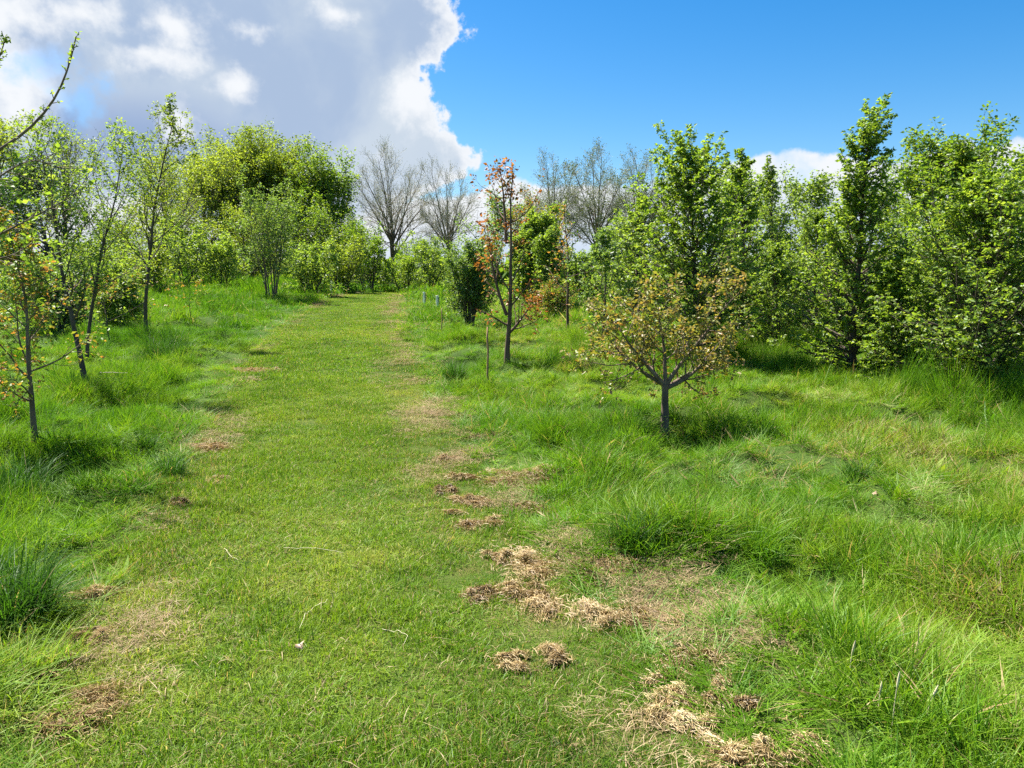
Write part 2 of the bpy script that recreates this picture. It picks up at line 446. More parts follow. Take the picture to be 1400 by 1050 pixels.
def bush(label, px, py, top, hw, seed, name='bush', mat='fresh', stems_n=7, n1=12, n2=7, leaf=.07, ln=8, cat='bush', off=.03, group=None, spread=.5, n3=4, barkm='bark', t0=.12, up=.4, fat=.5, rs=1.):
    b = place(px, py); H, Rw = dims(b, top, hw)
    rng = np.random.default_rng(seed + 99)
    stems = []
    for k in range(stems_n):
        a = k * 2.399 + rng.random(); s = spread * (0.15 + .85 * rng.random()) * min(1.2, Rw / H * 1.3)
        stems.append(((math.cos(a) * .12 * Rw, math.sin(a) * .12 * Rw, -.05), (math.cos(a) * s, math.sin(a) * s, 1), H * rng.uniform(.7, 1.0), (.012 + .008 * H) * rs, 8, .07, .05))
    lv = [dict(n=n1, t0=t0, t1=.97, ang=(65, 35), len=lambda t, L: Rw * .62 * np.clip(1 - t, .12, 1) ** fat + .08, trop=.05, wig=.13, segs=5, rr=.5, rmax=.02),
          dict(n=n2, t0=.2, t1=1, ang=(55, 40), len=lambda t, L: np.maximum(L * .5 * (1 - .5 * t), .1), trop=.03, wig=.18, segs=3, rr=.5, rmin=.002)]
    if n3: lv.append(dict(n=n3, t0=.2, t1=1, ang=(50, 40), len=lambda t, L: np.maximum(L * .45, .06), trop=.02, wig=.2, segs=3, rmin=.002))
    return build_tree(name, label, cat, b, stems, lv, dict(n=ln, size=leaf, up=up, droop=.12, t0=.1, off=off), (M[barkm], M[mat], M['bark']), seed, group)

# ------------------------------------------------------------------ ground, path
def grid_sheet(name, xs, ys, zf, mat):
    X, Y = np.meshgrid(xs, ys); Z = zf(X, Y)
    V = np.stack([X, Y, Z], -1).reshape(-1, 3); w = len(xs)
    i = (np.arange(len(ys) - 1)[:, None] * w + np.arange(w - 1)[None]).ravel()
    return mesh_obj(name, V, quads=np.stack([i, i + 1, i + 1 + w, i + w], -1), mats=[mat], smooth=True)
ax = np.r_[-1500, -700, -300, -150, -90, np.arange(-60, -14, 1.0), np.arange(-14, 14, .2), np.arange(14, 61, 1.0), 90, 150, 300, 700, 1500]
ay = np.r_[-1500, -500, -150, -50, -20, np.arange(-10, 22, .2), np.arange(22, 60, .6), np.arange(60, 130, 5), 200, 400, 900, 1500]
tag(grid_sheet('ground', ax, ay, gz, M['soil']), kind='structure')
ys = np.r_[np.arange(-8, 20, .12), np.arange(20, 44, .3)]
Y, Sx = np.meshgrid(ys, np.linspace(0, 1, 24), indexing='ij')
X = lx(Y) + (rx(Y) - lx(Y)) * Sx + np.where((Sx == 0) | (Sx == 1), (vnoise(Y * 3, Sx * 7, 3) - .5) * .3, 0)
Z = gz(X, Y) + .004
i = (np.arange(len(ys) - 1)[:, None] * 24 + np.arange(23)[None]).ravel()
tag(mesh_obj('path', np.stack([X, Y, Z], -1).reshape(-1, 3), quads=np.stack([i, i + 1, i + 25, i + 24], -1), mats=[M['thatch']], smooth=True), kind='structure')

# ------------------------------------------------------------------ grass
def blades(rng, n, r, h, hj, lean, w, segs=3, splay=.0, flat=0., curl=1.0, power=.5):
    a = rng.random(n) * 6.2832; q = r * rng.random(n) ** power
    base = np.stack([q * np.cos(a), q * np.sin(a), np.zeros(n)], -1)
    az = np.where(rng.random(n) < splay, a + rng.normal(0, .5, n), rng.random(n) * 6.2832)
    ld = np.stack([np.cos(az), np.sin(az), np.zeros(n)], -1)
    hh = h * (1 + hj * (rng.random(n) * 2 - 1)); le = lean * rng.uniform(.2, 1.5, n)
    fz = az + math.pi / 2 + rng.normal(0, .6, n)
    wd = np.stack([np.cos(fz), np.sin(fz), np.zeros(n)], -1)
    ww = w * rng.uniform(.6, 1.3, n)
    V = []
    for s in range(segs + 1):
        t = s / segs
        z = hh * (t - .45 * np.clip(le, 0, 1.4) * t ** 2 * curl) * (1 - flat)
        c = base + ld * (hh * le * (t ** 1.6))[:, None] + np.array([0, 0, 1.]) * z[:, None]
        if s == segs: V.append(c[:, None])
        else:
            k = (ww * (1 - .55 * t))[:, None] * .5
            V.append(np.stack([c - wd * k, c + wd * k], 1))
    V = np.concatenate(V, 1); m = V.shape[1]
    b = (np.arange(n) * m)[:, None]
    tri = [b + [2 * s + k for k in f] for s in range(segs - 1) for f in ((0, 1, 3), (0, 3, 2))] + [b + [m - 3, m - 2, m - 1]]
    tri = np.stack(tri, 1).reshape(-1, 3)
    return V.reshape(-1, 3), tri, np.repeat(rng.random(n), m), np.repeat(rng.random(n), m)

def clump(name, mat, parts, seed, link=False):
    rng = np.random.default_rng(seed); V, T, A, B, n = [], [], [], [], 0
    for p in parts:
        v, t, a, b = blades(rng, **p); V.append(v); T.append(t + n); A.append(a); B.append(b); n += len(v)
    return mesh_obj(name, np.concatenate(V), np.concatenate(T), mats=[mat], attrs={'br': np.concatenate(A), 'br2': np.concatenate(B)}, link=link)

def scatter(name, pts, rot, scl, idx, tint, dry, templates, label=None, cat='grass'):
    n = len(pts)
    me = bpy.data.meshes.new(name); me.vertices.add(n); me.vertices.foreach_set('co', np.asarray(pts, np.float32).ravel())
    for nm, ty, v in (('rot', 'FLOAT_VECTOR', rot), ('scl', 'FLOAT_VECTOR', scl)):
        me.attributes.new(nm, ty, 'POINT').data.foreach_set('vector', np.asarray(v, np.float32).ravel())
    me.attributes.new('idx', 'INT', 'POINT').data.foreach_set('value', np.asarray(idx, np.int32))
    for nm, v in (('tint', tint), ('dry', dry)):
        me.attributes.new(nm, 'FLOAT', 'POINT').data.foreach_set('value', np.asarray(v, np.float32))
    o = bpy.data.objects.new(name, me); COL.objects.link(o)
    g = bpy.data.node_groups.new(name + '_scatter', 'GeometryNodeTree')
    g.interface.new_socket('Geometry', in_out='INPUT', socket_type='NodeSocketGeometry')
    g.interface.new_socket('Geometry', in_out='OUTPUT', socket_type='NodeSocketGeometry')
    N = g.nodes.new
    gi, go = N('NodeGroupInput'), N('NodeGroupOutput')
    iop = N('GeometryNodeInstanceOnPoints'); iop.inputs['Pick Instance'].default_value = True
    jn = N('GeometryNodeJoinGeometry')
    for t in reversed(templates):
        oi = N('GeometryNodeObjectInfo'); oi.inputs['Object'].default_value = t
        g2 = N('GeometryNodeGeometryToInstance')
        g.links.new(oi.outputs['Geometry'], g2.inputs[0]); g.links.new(g2.outputs[0], jn.inputs[0])
    def na(nm, ty):
        a = N('GeometryNodeInputNamedAttribute'); a.data_type = ty; a.inputs[0].default_value = nm; return a.outputs['Attribute']
    e2r = N('FunctionNodeEulerToRotation')
    g.links.new(na('rot', 'FLOAT_VECTOR'), e2r.inputs[0])
    g.links.new(gi.outputs[0], iop.inputs['Points']); g.links.new(jn.outputs[0], iop.inputs['Instance'])
    g.links.new(na('idx', 'INT'), iop.inputs['Instance Index'])
    g.links.new(e2r.outputs[0], iop.inputs['Rotation']); g.links.new(na('scl', 'FLOAT_VECTOR'), iop.inputs['Scale'])
    g.links.new(iop.outputs[0], go.inputs[0])
    md = o.modifiers.new('scatter', 'NODES'); md.node_group = g
    for m in templates[0].data.materials: me.materials.append(m)
    tag(o, label, cat, kind='stuff')
    return o

def zone(y0, y1, dens, margin=2.2, k=.76):
    """uniform points on the visible wedge between two distances"""
    area = (y1 - y0) * (k * (y0 + y1) + 2 * margin); n = int(area * dens)
    ymax = k * y1 + margin
    x = RNG.uniform(-ymax, ymax, int(n * 2.2) + 50); y = RNG.uniform(y0, y1, len(x))
    m = np.abs(x) < k * y + margin
    x, y = x[m][:n], y[m][:n]
    return x, y

# lawn on the path
lawn_t = [clump('lawn_patch', M['lawn'], [dict(n=150, r=.15, h=.034, hj=.6, lean=.8, w=.0038, segs=2), dict(n=40, r=.15, h=.045, hj=.4, lean=1.1, w=.0035, segs=3), dict(n=40, r=.15, h=.06, hj=.4, lean=1.6, w=.003, segs=3, flat=.7)], 100 + k) for k in range(6)]
lawn_f = [clump('lawn_patch_far', M['lawn'], [dict(n=120, r=.24, h=.04, hj=.5, lean=.9, w=.007, segs=2), dict(n=25, r=.24, h=.06, hj=.4, lean=1.5, w=.007, segs=2, flat=.6)], 120 + k) for k in range(5)]
xs, yy, far = [], [], []
for y0, y1, dn, fr in ((1.2, 6, 120, 0), (6, 11, 85, 0), (11, 20, 48, 1), (20, 44, 26, 1)):
    x, y = zone(y0, y1, dn); e = edge_dist(x, y); m = e < .12
    xs.append(x[m]); yy.append(y[m]); far.append(np.full(m.sum(), fr))
x, y, far = np.concatenate(xs), np.concatenate(yy), np.concatenate(far)
n = len(x); e = edge_dist(x, y)
tint = np.clip(.42 + (fbm(x * .55, y * .4, 41) - .5) * 1.2 + (vnoise(x * 3.2, y * 3.2, 42) - .5) * .6 + (vnoise(x * 8, y * 8, 47) - .5) * .35 + RNG.normal(0, .06, n), 0, 1)
re = np.clip(1 - np.abs(x - rx(y) + .25) / .5, 0, 1); le_ = np.clip(1 - np.abs(x - lx(y) - .15) / .35, 0, 1)
dry = np.clip(.015 + .2 * (fbm(x * 1.2, y * .9, 43) - .45) + re * .26 * np.clip(fbm(x * 1.5, y * 1.5, 44) * 2.2 - .6, 0, 1) + le_ * .22 * np.clip(fbm(x * 1.5, y * 1.5, 45) * 2.2 - .8, 0, 1), 0, .75)
sz = RNG.uniform(.75, 1.25, n) * (1 - .25 * re)
hz = sz * (.65 + .8 * vnoise(x * 1.4, y * 1.4, 46))
dk = RNG.random(n) < .025 * (1 + 2 * (vnoise(x * 1.4, y * 1.4, 48) > .6))
tint = np.where(dk, tint * .3, tint); hz = np.where(dk, hz * 1.5, hz)
rot = np.stack([RNG.normal(0, .08, n), RNG.normal(0, .08, n), RNG.random(n) * 6.28], -1)
idx = np.where(far == 1, 6 + RNG.integers(0, 5, n), RNG.integers(0, 6, n))
scatter('lawn_grass', np.stack([x, y, gz(x, y) + .002], -1), rot, np.stack([sz, sz, hz], -1), idx, tint, dry, lawn_t + lawn_f, 'short mown yellowish grass covering the path', 'grass')

# long meadow grass both sides
mt = [clump('meadow_tuft', M['meadow'], [dict(n=85, r=.10, h=.155, hj=.5, lean=.75, w=.0044, segs=3, splay=.5), dict(n=34, r=.12, h=.1, hj=.5, lean=1.5, w=.004, segs=3, splay=.3)] + ([dict(n=2, r=.08, h=.27, hj=.25, lean=.3, w=.0035, segs=3)] if k % 3 == 0 else []), 200 + k) for k in range(8)]
mt.append(clump('broad_weed', M['meadow'], [dict(n=11, r=.03, h=.13, hj=.4, lean=1.0, w=.026, segs=4, splay=1.), dict(n=50, r=.1, h=.1, hj=.5, lean=.9, w=.0045, segs=3)], 219))
mf = [clump('meadow_tuft_far', M['meadow'], [dict(n=75, r=.24, h=.2, hj=.5, lean=.75, w=.011, segs=2, splay=.3)], 220 + k) for k in range(6)]
mv = [clump('meadow_tuft_farther', M['meadow'], [dict(n=70, r=.5, h=.25, hj=.5, lean=.6, w=.024, segs=2, splay=.2)], 240 + k) for k in range(4)]
xs, yy, far = [], [], []
for y0, y1, dn, fr in ((1.0, 6, 120, 0), (6, 11, 75, 0), (11, 18, 40, 0), (18, 30, 15, 1), (30, 52, 7, 2), (52, 80, 2, 2)):
    x, y = zone(y0, y1, dn); e = edge_dist(x, y); m = (e > .02) | (y > 44)
    xs.append(x[m]); yy.append(y[m]); far.append(np.full(m.sum(), fr))
x, y, far = np.concatenate(xs), np.concatenate(yy), np.concatenate(far)
n = len(x); e = np.where(y > 44, 3, edge_dist(x, y))
tus = np.clip(fbm(x * 1.35, y * 1.35, 51, 2) * 3.2 - 1.2, 0, 1)
hgt = (.33 + 1.3 * tus ** 1.3) * (.28 + .72 * np.clip(e / .9, 0, 1)) * RNG.uniform(.75, 1.2, n)
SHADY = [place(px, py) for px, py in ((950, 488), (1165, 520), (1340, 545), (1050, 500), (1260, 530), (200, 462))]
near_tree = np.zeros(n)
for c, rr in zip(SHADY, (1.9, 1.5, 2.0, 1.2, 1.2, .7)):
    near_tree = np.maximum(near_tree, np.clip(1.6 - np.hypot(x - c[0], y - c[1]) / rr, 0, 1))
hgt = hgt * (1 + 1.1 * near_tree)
right = np.clip((x - rx(y)) / 3, 0, 1)
left = (x < lx(y))
hay0 = np.clip(fbm(x * .8, y * 1.3, 54) * 3.4 - 1.6, 0, 1) * right * (1 - near_tree)
tint = np.clip(.38 + .25 * hay0 + (fbm(x * .5, y * .5, 52) - .5) * 1.0 + (fbm(x * 2.1, y * 2.1, 53) - .5) * .5 + .16 * right - .06 * left - .18 * near_tree + RNG.normal(0, .07, n), 0, 1)  # near_tree term darkens the blade colour, painting shade under the trees
hay = np.clip(fbm(x * .8, y * 1.3, 54) * 3.4 - 1.6, 0, 1) * right * (1 - near_tree)
dry = np.clip(-.04 + .3 * hay + .05 * right + np.where(e < .35, .1, 0), -.06, .5)
hgt = hgt * (1 - .35 * hay) * .9
tilt = .15 + .55 * vnoise(x * .8, y * .8, 55); ta = 6.28 * fbm(x * .35, y * .35, 56) * 1.5
rot = np.stack([tilt * np.cos(ta) + RNG.normal(0, .15, n), tilt * np.sin(ta) + RNG.normal(0, .15, n), RNG.random(n) * 6.28], -1)
sx = RNG.uniform(.8, 1.3, n) * (.85 + .3 * tus)
dk = (RNG.random(n) < .075 * (.3 + 1.6 * vnoise(x * .9, y * .9, 57))) & (e > .3)
tint = np.where(dk, tint * .25, tint); hgt = np.where(dk, hgt * 1.5 + .1, hgt)
dry = np.where(dk, -.08, dry)
idx = np.select([far == 0, far == 1], [np.where(RNG.random(n) < .03, 8, RNG.integers(0, 8, n)), 9 + RNG.integers(0, 6, n)], 15 + RNG.integers(0, 4, n))
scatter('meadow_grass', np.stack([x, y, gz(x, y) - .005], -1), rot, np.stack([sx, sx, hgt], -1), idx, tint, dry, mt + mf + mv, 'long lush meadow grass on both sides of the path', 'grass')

# thin litter of dry cuttings along the path edges
ht = [clump('hay_wisp', M['hay'], [dict(n=80, r=.13, h=.03, hj=.6, lean=1.6, w=.0024, segs=3, flat=.55)], 260 + k) for k in range(5)]
yy = np.r_[RNG.uniform(2, 9, 1900), RNG.uniform(9, 36, 2600)]
sd = RNG.random(len(yy)) < .72
x = np.where(sd, rx(yy) + .08 + .25 * (yy < 4.6) + RNG.normal(0, .23, len(yy)) * (1 + yy / 30), lx(yy) + .1 + RNG.normal(0, .16, len(yy)))
m = fbm(x * 2.6, yy * 1.6, 61) > np.where(sd, .53, .63) - .02 * (yy > 9)
x, y = x[m], yy[m]; n = len(x)
rot = np.stack([RNG.normal(0, .1, n), RNG.normal(0, .1, n), RNG.random(n) * 6.28], -1); sz = RNG.uniform(.6, 1.3, n) * (1 + y / 40)
scatter('dry_grass_cuttings', np.stack([x, y, gz(x, y) + .026], -1), rot, np.stack([sz, sz, sz], -1), RNG.integers(0, 5, n), RNG.random(n), np.zeros(n), ht, 'thin scatter of dry brown cuttings along both path edges', 'cuttings')

# ------------------------------------------------------------------ heaps of dry cut grass (things)
def straw_heap(label, px, py, wpx, hpx, seed, dark=0., ang=0.):
    c = hit(px, py); sc = np.linalg.norm(c - CAM) / F
    a = wpx * sc * .62; b = max(hpx * sc * .5 * 2.9, .07)
    rng = np.random.default_rng(seed)
    k = int(np.clip(a * b * 220, 5, 22)); n = int(np.clip(a * b * 85000, 900, 16000))
    lx_, ly_ = rng.uniform(-.85, .85, k) * a, rng.uniform(-.8, .8, k) * b
    la = rng.uniform(.5, 1., k) * max(min(a, .26), .08); lb_ = la * rng.uniform(.35, .75, k); lt = rng.normal(ang, .7, k); lh = rng.uniform(.25, 1, k)
    w = la * lb_; id_ = rng.choice(k, n, p=w / w.sum())
    q = np.abs(rng.normal(0, .55, n)); th = rng.random(n) * 6.283
    u, v = la[id_] * q * np.cos(th), lb_[id_] * q * np.sin(th)
    x = lx_[id_] + u * np.cos(lt[id_]) - v * np.sin(lt[id_]); y = ly_[id_] + u * np.sin(lt[id_]) + v * np.cos(lt[id_])
    lump = vnoise(x * 25 + seed, y * 25, seed)
    z = .028 + .036 * lh[id_] * np.exp(-(q / .6) ** 2) * (.5 + lump) * rng.random(n) ** .5
    L = rng.uniform(.015, .07, n); az = np.where(rng.random(n) < .55, lt[id_] + rng.normal(0, .4, n), rng.random(n) * 6.283)
    d = np.stack([np.cos(az), np.sin(az), rng.normal(0, .3, n)], -1); d = norm(d)
    s = norm(np.cross(d, np.array([0, 0, 1.])))
    bend = rng.normal(0, .35, n)[:, None]
    P = np.stack([x, y, z], -1)
    gzv = gz(P[:, 0] + c[0], P[:, 1] + c[1]) - c[2]; P[:, 2] += gzv
    V = []
    for t in (-.5, -.17, .17, .5):
        cc = P + d * (L * t)[:, None] + s * bend * (L * t * t * 2)[:, None] - np.array([0, 0, 1.]) * (L * t * t * .5)[:, None]
        w = (np.array([0, 0, .0]) + s * .00095 * (1.2 - abs(t)))
        V += [cc - w, cc + w + np.array([0, 0, .0012])]
    V = np.stack(V, 1); V[..., 2] = np.maximum(V[..., 2], np.repeat(gzv[:, None], 8, 1) + .012)
    bb = (np.arange(n) * 8)[:, None]
    qd = np.stack([bb + [0, 1, 3, 2], bb + [2, 3, 5, 4], bb + [4, 5, 7, 6]], 1).reshape(-1, 4)
    br = np.clip(.06 + rng.random(n) * .6 + .5 * vnoise(x * 22, y * 22, seed + 5) - .12 - dark, 0, 1)
    o = mesh_obj('dry_grass_heap', V.reshape(-1, 3), quads=qd, mats=[M['heap']], attrs={'br': np.repeat(br, 8)})
    o.location = c
    tag(o, label, 'dry grass', 'heaps of dry cut grass along the path edges')

m_, nt, out = nmat('heap_straw')
leafy(nt, out, ramp(nt, [(0, (.13, .08, .03)), (.3, (.29, .195, .08)), (.65, (.42, .31, .14)), (1, (.55, .44, .22))], attr(nt, 'br')), .15, .04, .5, (1.1, 1, .8))
M['heap'] = m_
HEAPS = [
    ('brown dry grass heap beneath the dark rolled wisp, mid right path edge', 700, 655, 95, 24, 0., .1),
    ('dark rolled wisp of dry grass lying against green grass right of path', 748, 654, 52, 16, .18, .45),
    ('round brown dry grass heap out on the path, above a long flat one', 636, 697, 44, 28, .0, 0),
    ('long flat dry grass heap just under a round brown one on path', 655, 719, 56, 14, .05, 0),
    ('loose dry grass heap at the green verge below the dark rolled wisp', 724, 692, 42, 28, .1, .3),
    ('small pale two lobed dry grass heap on green path, left of the widest heap', 683, 767, 36, 12, -.1, -.1),
    ('widest dry grass heap of all, spread across the right path edge', 785, 772, 125, 34, .03, 0),
    ('ragged dry grass heap of two rolls below the widest heap', 722, 822, 64, 36, .06, .3),
    ('small dark round dry grass heap alone on the path', 652, 819, 30, 16, .2, 0),
    ('long dry grass heap ending at the black hollow of tall tussock', 862, 853, 112, 24, .05, -.1),
    ('dry grass heap arching round a green patch, right path edge', 915, 912, 80, 34, .08, .2),
    ('small isolated tan dry grass heap on lower path with fainter one beside', 704, 912, 32, 16, 0., 0),
    ('faint tiny dry grass heap right of an isolated tan one', 760, 905, 22, 10, 0., 0),
    ('straw coloured dry grass heap with long stalks pointing left over path', 905, 966, 70, 26, -.12, -.4),
    ('dark curled dry grass heap right of the green patch, near bottom', 990, 962, 52, 32, .14, .3),
    ('pale dry grass heap running off the bottom edge of the photo', 955, 1018, 56, 56, -.08, 1.2),
    ('pale dry grass heap in the bottom right under tall green tussock', 1075, 1040, 60, 22, -.1, 0),
    ('tiny dark dry grass heap, furthest left of the right edge heaps', 608, 675, 22, 11, .2, 0),
    ('thin tan dry grass heap left of the beginning of the rolled wisp', 632, 658, 32, 9, 0., .1),
    ('tiny tan dry grass heap alone on path above all the right edge heaps', 612, 631, 20, 9, 0., 0),
    ('upper brown dry grass heap of the pair at lower left path edge', 92, 905, 40, 66, .1, .0),
    ('lower dry grass heap with dark hollow at lower left corner of path', 82, 985, 88, 40, .06, .25),
    ('small double dry grass heap on left verge above the corner pair', 140, 818, 48, 13, -.05, 0),
    ('thin dry grass heap strung along left path edge halfway up', 283, 612, 40, 22, .0, .5),
    ('small tan dry grass heap on left path edge, just below a thin strung one', 299, 662, 30, 10, 0., 0),
    ('small grey dry grass heap on left verge beside dark tufts', 248, 692, 30, 15, .1, .2),
    ('flat dry grass heap furthest up the left path edge', 352, 508, 52, 9, -.05, 0),
]
for k, (lb, px, py, w, h, dk, an) in enumerate(HEAPS): straw_heap(lb, px, py, w, h, 300 + k, dk, an)

# ------------------------------------------------------------------ dark green tussocks, stalks (things)
def tussock(label, px, py, wpx, h, seed, n=420):
    c = hit(px, py); r = wpx * np.linalg.norm(c - CAM) / F * .5
    o = clump('grass_tussock', M['tussock'], [dict(n=n, r=r * .75, h=h, hj=.45, lean=.7, w=.0055, segs=4, splay=.4), dict(n=n // 2, r=r * .8, h=h * .6, hj=.5, lean=1.3, w=.0055, segs=4, splay=.6)], seed, True)
    o.location = c - np.array([0, 0, .01]); tag(o, label, 'grass tussock', 'dark grass tussocks standing in the verges')
tussock('dark rounded grass tussock by the path below the wooden stake', 622, 520, 36, .32, 400)
tussock('big nearly black arching grass tussock cut by the left edge', 4, 845, 130, .3, 401, 900)
tussock('small dark grass tussock on the left verge beside path edge', 231, 652, 44, .2, 402)
tussock('smaller dark grass tussock just up from another on left verge', 201, 615, 26, .17, 403, 260)
tussock('grass tussock at the feet of the widest dry heap, right verge', 868, 745, 80, .2, 404, 420)
tussock('large dark grass tussock at left edge under the thin rusty oak', 18, 690, 90, .36, 405, 700)
tussock('tall dark grass tussock round the foot of the airy upright tree', 228, 490, 70, .5, 406, 700)
tussock('low dark grass tussock in open meadow far right of the bronze oak', 1170, 655, 40, .14, 407, 300)

m_, nt, out = nmat('pale_stalk')
p = nt.nodes.new('ShaderNodeBsdfPrincipled'); p.inputs['Roughness'].default_value = .7
tc = nt.nodes.new('ShaderNodeTexCoord'); nz = nt.nodes.new('ShaderNodeTexNoise'); nz.inputs['Scale'].default_value = 40
nt.links.new(tc.outputs['Object'], nz.inputs['Vector'])
nt.links.new(ramp(nt, [(.3, (.42, .36, .2)), (.7, (.6, .55, .36))], nz.outputs[0]), p.inputs['Base Color']); nt.links.new(p.outputs[0], out.inputs[0])
M['stalk'] = m_

def stalk(label, pix, r, seed, lift=.012, name='dry_stalk', cat='stalk', group='dry stalks lying on the path'):
    w = [hit(*q) for q in pix]; c = w[0]
    P = np.array(w) - c; P[:, 2] += lift
    t = np.linspace(0, len(P) - 1, 14); i = np.minimum(t.astype(int), len(P) - 2); f = (t - i)[:, None]
    f2 = f * f * (3 - 2 * f) * .5 + f * .5
    Q = P[i] + (P[i + 1] - P[i]) * f2; Q[:, 2] += np.random.default_rng(seed).normal(0, .003, 14)
    v, q = tubes(Q[None], radii(np.array([r]), 13, .4), 5)
    o = mesh_obj(name, v, quads=q, mats=[M['stalk']], smooth=True); o.location = c
    tag(o, label, cat, group)
stalk('long straight pale stalk lying crosswise on the mown path', [(388, 757), (430, 757), (470, 763)], .0022, 1, .035)
stalk('pale hooked stalk lying on path right of the fallen leaf', [(522, 870), (545, 873), (558, 879), (552, 891)], .002, 2, .035)
stalk('wispy bent stalk on the path above the fallen leaf', [(448, 830), (430, 838), (418, 850), (410, 868)], .0022, 3, .035)
stalk('short thin stalk leaning on path left of the long straight one', [(307, 757), (316, 768), (326, 774)], .0018, 4, .035)
stalk('grey broken twig lying in left verge grass near leaning tree', [(137, 526), (165, 526), (192, 527)], .008, 5, .16, 'fallen_twig', 'twig', None)
stalk('grey fallen branch lying in grass at left edge behind rusty oak', [(-15, 566), (10, 570), (40, 572)], .009, 6, .12, 'fallen_twig', 'twig', None)

# pale fallen leaf on the path
c = hit(410, 892); c[2] += .035
a = np.linspace(0, 2 * math.pi, 15)[:-1]
rr = .02 * (1 + .28 * np.cos(a * 5)); V = np.stack([rr * np.cos(a), rr * np.sin(a) * .8, .012 * np.cos(2 * a)], -1)
V = np.r_[V, [[0, 0, .004]]]
m_, nt, out = nmat('pale_leaf'); nz = nt.nodes.new('ShaderNodeTexNoise'); nz.inputs['Scale'].default_value = 50
leafy(nt, out, ramp(nt, [(.3, (.3, .2, .12)), (.7, (.42, .31, .2))], nz.outputs[0]), .15)
o = mesh_obj('fallen_leaf', V, [[k, (k + 1) % 14, 14] for k in range(14)], mats=[m_]); o.location = c; o.rotation_euler = (.2, -.25, .4)
tag(o, 'small pale dead leaf lying on the mown path', 'leaf')
c = hit(1196, 703); c[2] += .14
o = mesh_obj('fallen_leaf', V * 1.1, [[k, (k + 1) % 14, 14] for k in range(14)], mats=[m_]); o.location = c; o.rotation_euler = (.5, -.2, 1.4)
tag(o, 'tiny whitish dead leaf caught in the right meadow grass', 'leaf')

# seed stalks bottom right
def seed_stalk(label, bx, by, tx, ty, seed):
    b = hit(bx, by); d = ray(tx, ty); t = b[1] / d[1]; tip = CAM + d * t
    root = empty('seed_stalk', b); tag(root, label, 'grass stalk', 'tall pale grass stalks in the right foreground')
    P = np.array([[0, 0, 0], (tip - b) * .5 + [0, .01, .02], tip - b]); tt = np.linspace(0, 1, 9)[:, None]
    Q = (1 - tt) ** 2 * P[0] + 2 * tt * (1 - tt) * P[1] + tt ** 2 * P[2]
    v, q = tubes(Q[None], np.full((1, 9), .0017), 5); mesh_obj('stem', v, quads=q, mats=[M['stalk']], parent=root, smooth=True)
    k = np.linspace(0, 1, 8); h = Q[-1] + (Q[-1] - Q[-3]) / np.linalg.norm(Q[-1] - Q[-3]) * (k[:, None] * .07 - .05)
    v, q = tubes(h[None], (.0011 + .003 * np.sin(k * 3.1) ** .7)[None], 6); mesh_obj('seed_head', v, quads=q, mats=[M['stalk']], parent=root, smooth=True)
seed_stalk('short pale grass stalk with a plump upright head beside the tall tussock', 1160, 935, 1168, 882, 1)
seed_stalk('tall slim pale grass stalk leaning right, furthest left of the foreground trio', 1218, 1015, 1229, 925, 2)
seed_stalk('slender pale grass stalk leaning right, the tallest of the foreground trio', 1262, 1000, 1280, 943, 3)
seed_stalk('pale grass stalk between the two slender ones, with low head', 1200, 985, 1206, 934, 4)

# ------------------------------------------------------------------ stakes and tree guards
m_, nt, out = nmat('guard_plastic')
p = nt.nodes.new('ShaderNodeBsdfPrincipled'); p.inputs['Roughness'].default_value = .5
tc = nt.nodes.new('ShaderNodeTexCoord'); nz = nt.nodes.new('ShaderNodeTexNoise'); nz.inputs['Scale'].default_value = 8
nt.links.new(tc.outputs['Object'], nz.inputs['Vector'])
nt.links.new(ramp(nt, [(.3, (.6, .62, .5)), (.7, (.78, .77, .68))], nz.outputs[0]), p.inputs['Base Color']); nt.links.new(p.outputs[0], out.inputs[0])
M['guard'] = m_
def stake(label, px, py, top, r, lean=0.):
    b = hit(px, py); H, _ = dims(b, top, 0)
    Q = np.stack([np.linspace(0, lean * H, 7), np.zeros(7), np.linspace(-.1, H, 7)], -1)
    Q[:, 0] += .006 * np.sin(np.arange(7) * 2.1)
    R = np.full((1, 7), r); R[0, -1] = r * .75
    v, q = tubes(Q[None], R, 7)
    v = np.r_[v, [Q[-1]]]; k = len(v) - 1; tri = [[k - 7 + j, k - 7 + (j + 1) % 7, k] for j in range(7)]
    o = mesh_obj('wooden_stake', v, tri, q, [M['wood']], smooth=True); o.location = b; tag(o, label, 'stake', 'thin stakes right of the path')
stake('tall thin brown stake standing left of the copper leaved tree', 667, 533, 447, .014, .0)
stake('short grey stake in the verge between white guards and copper tree', 604, 457, 421, .012, .02)
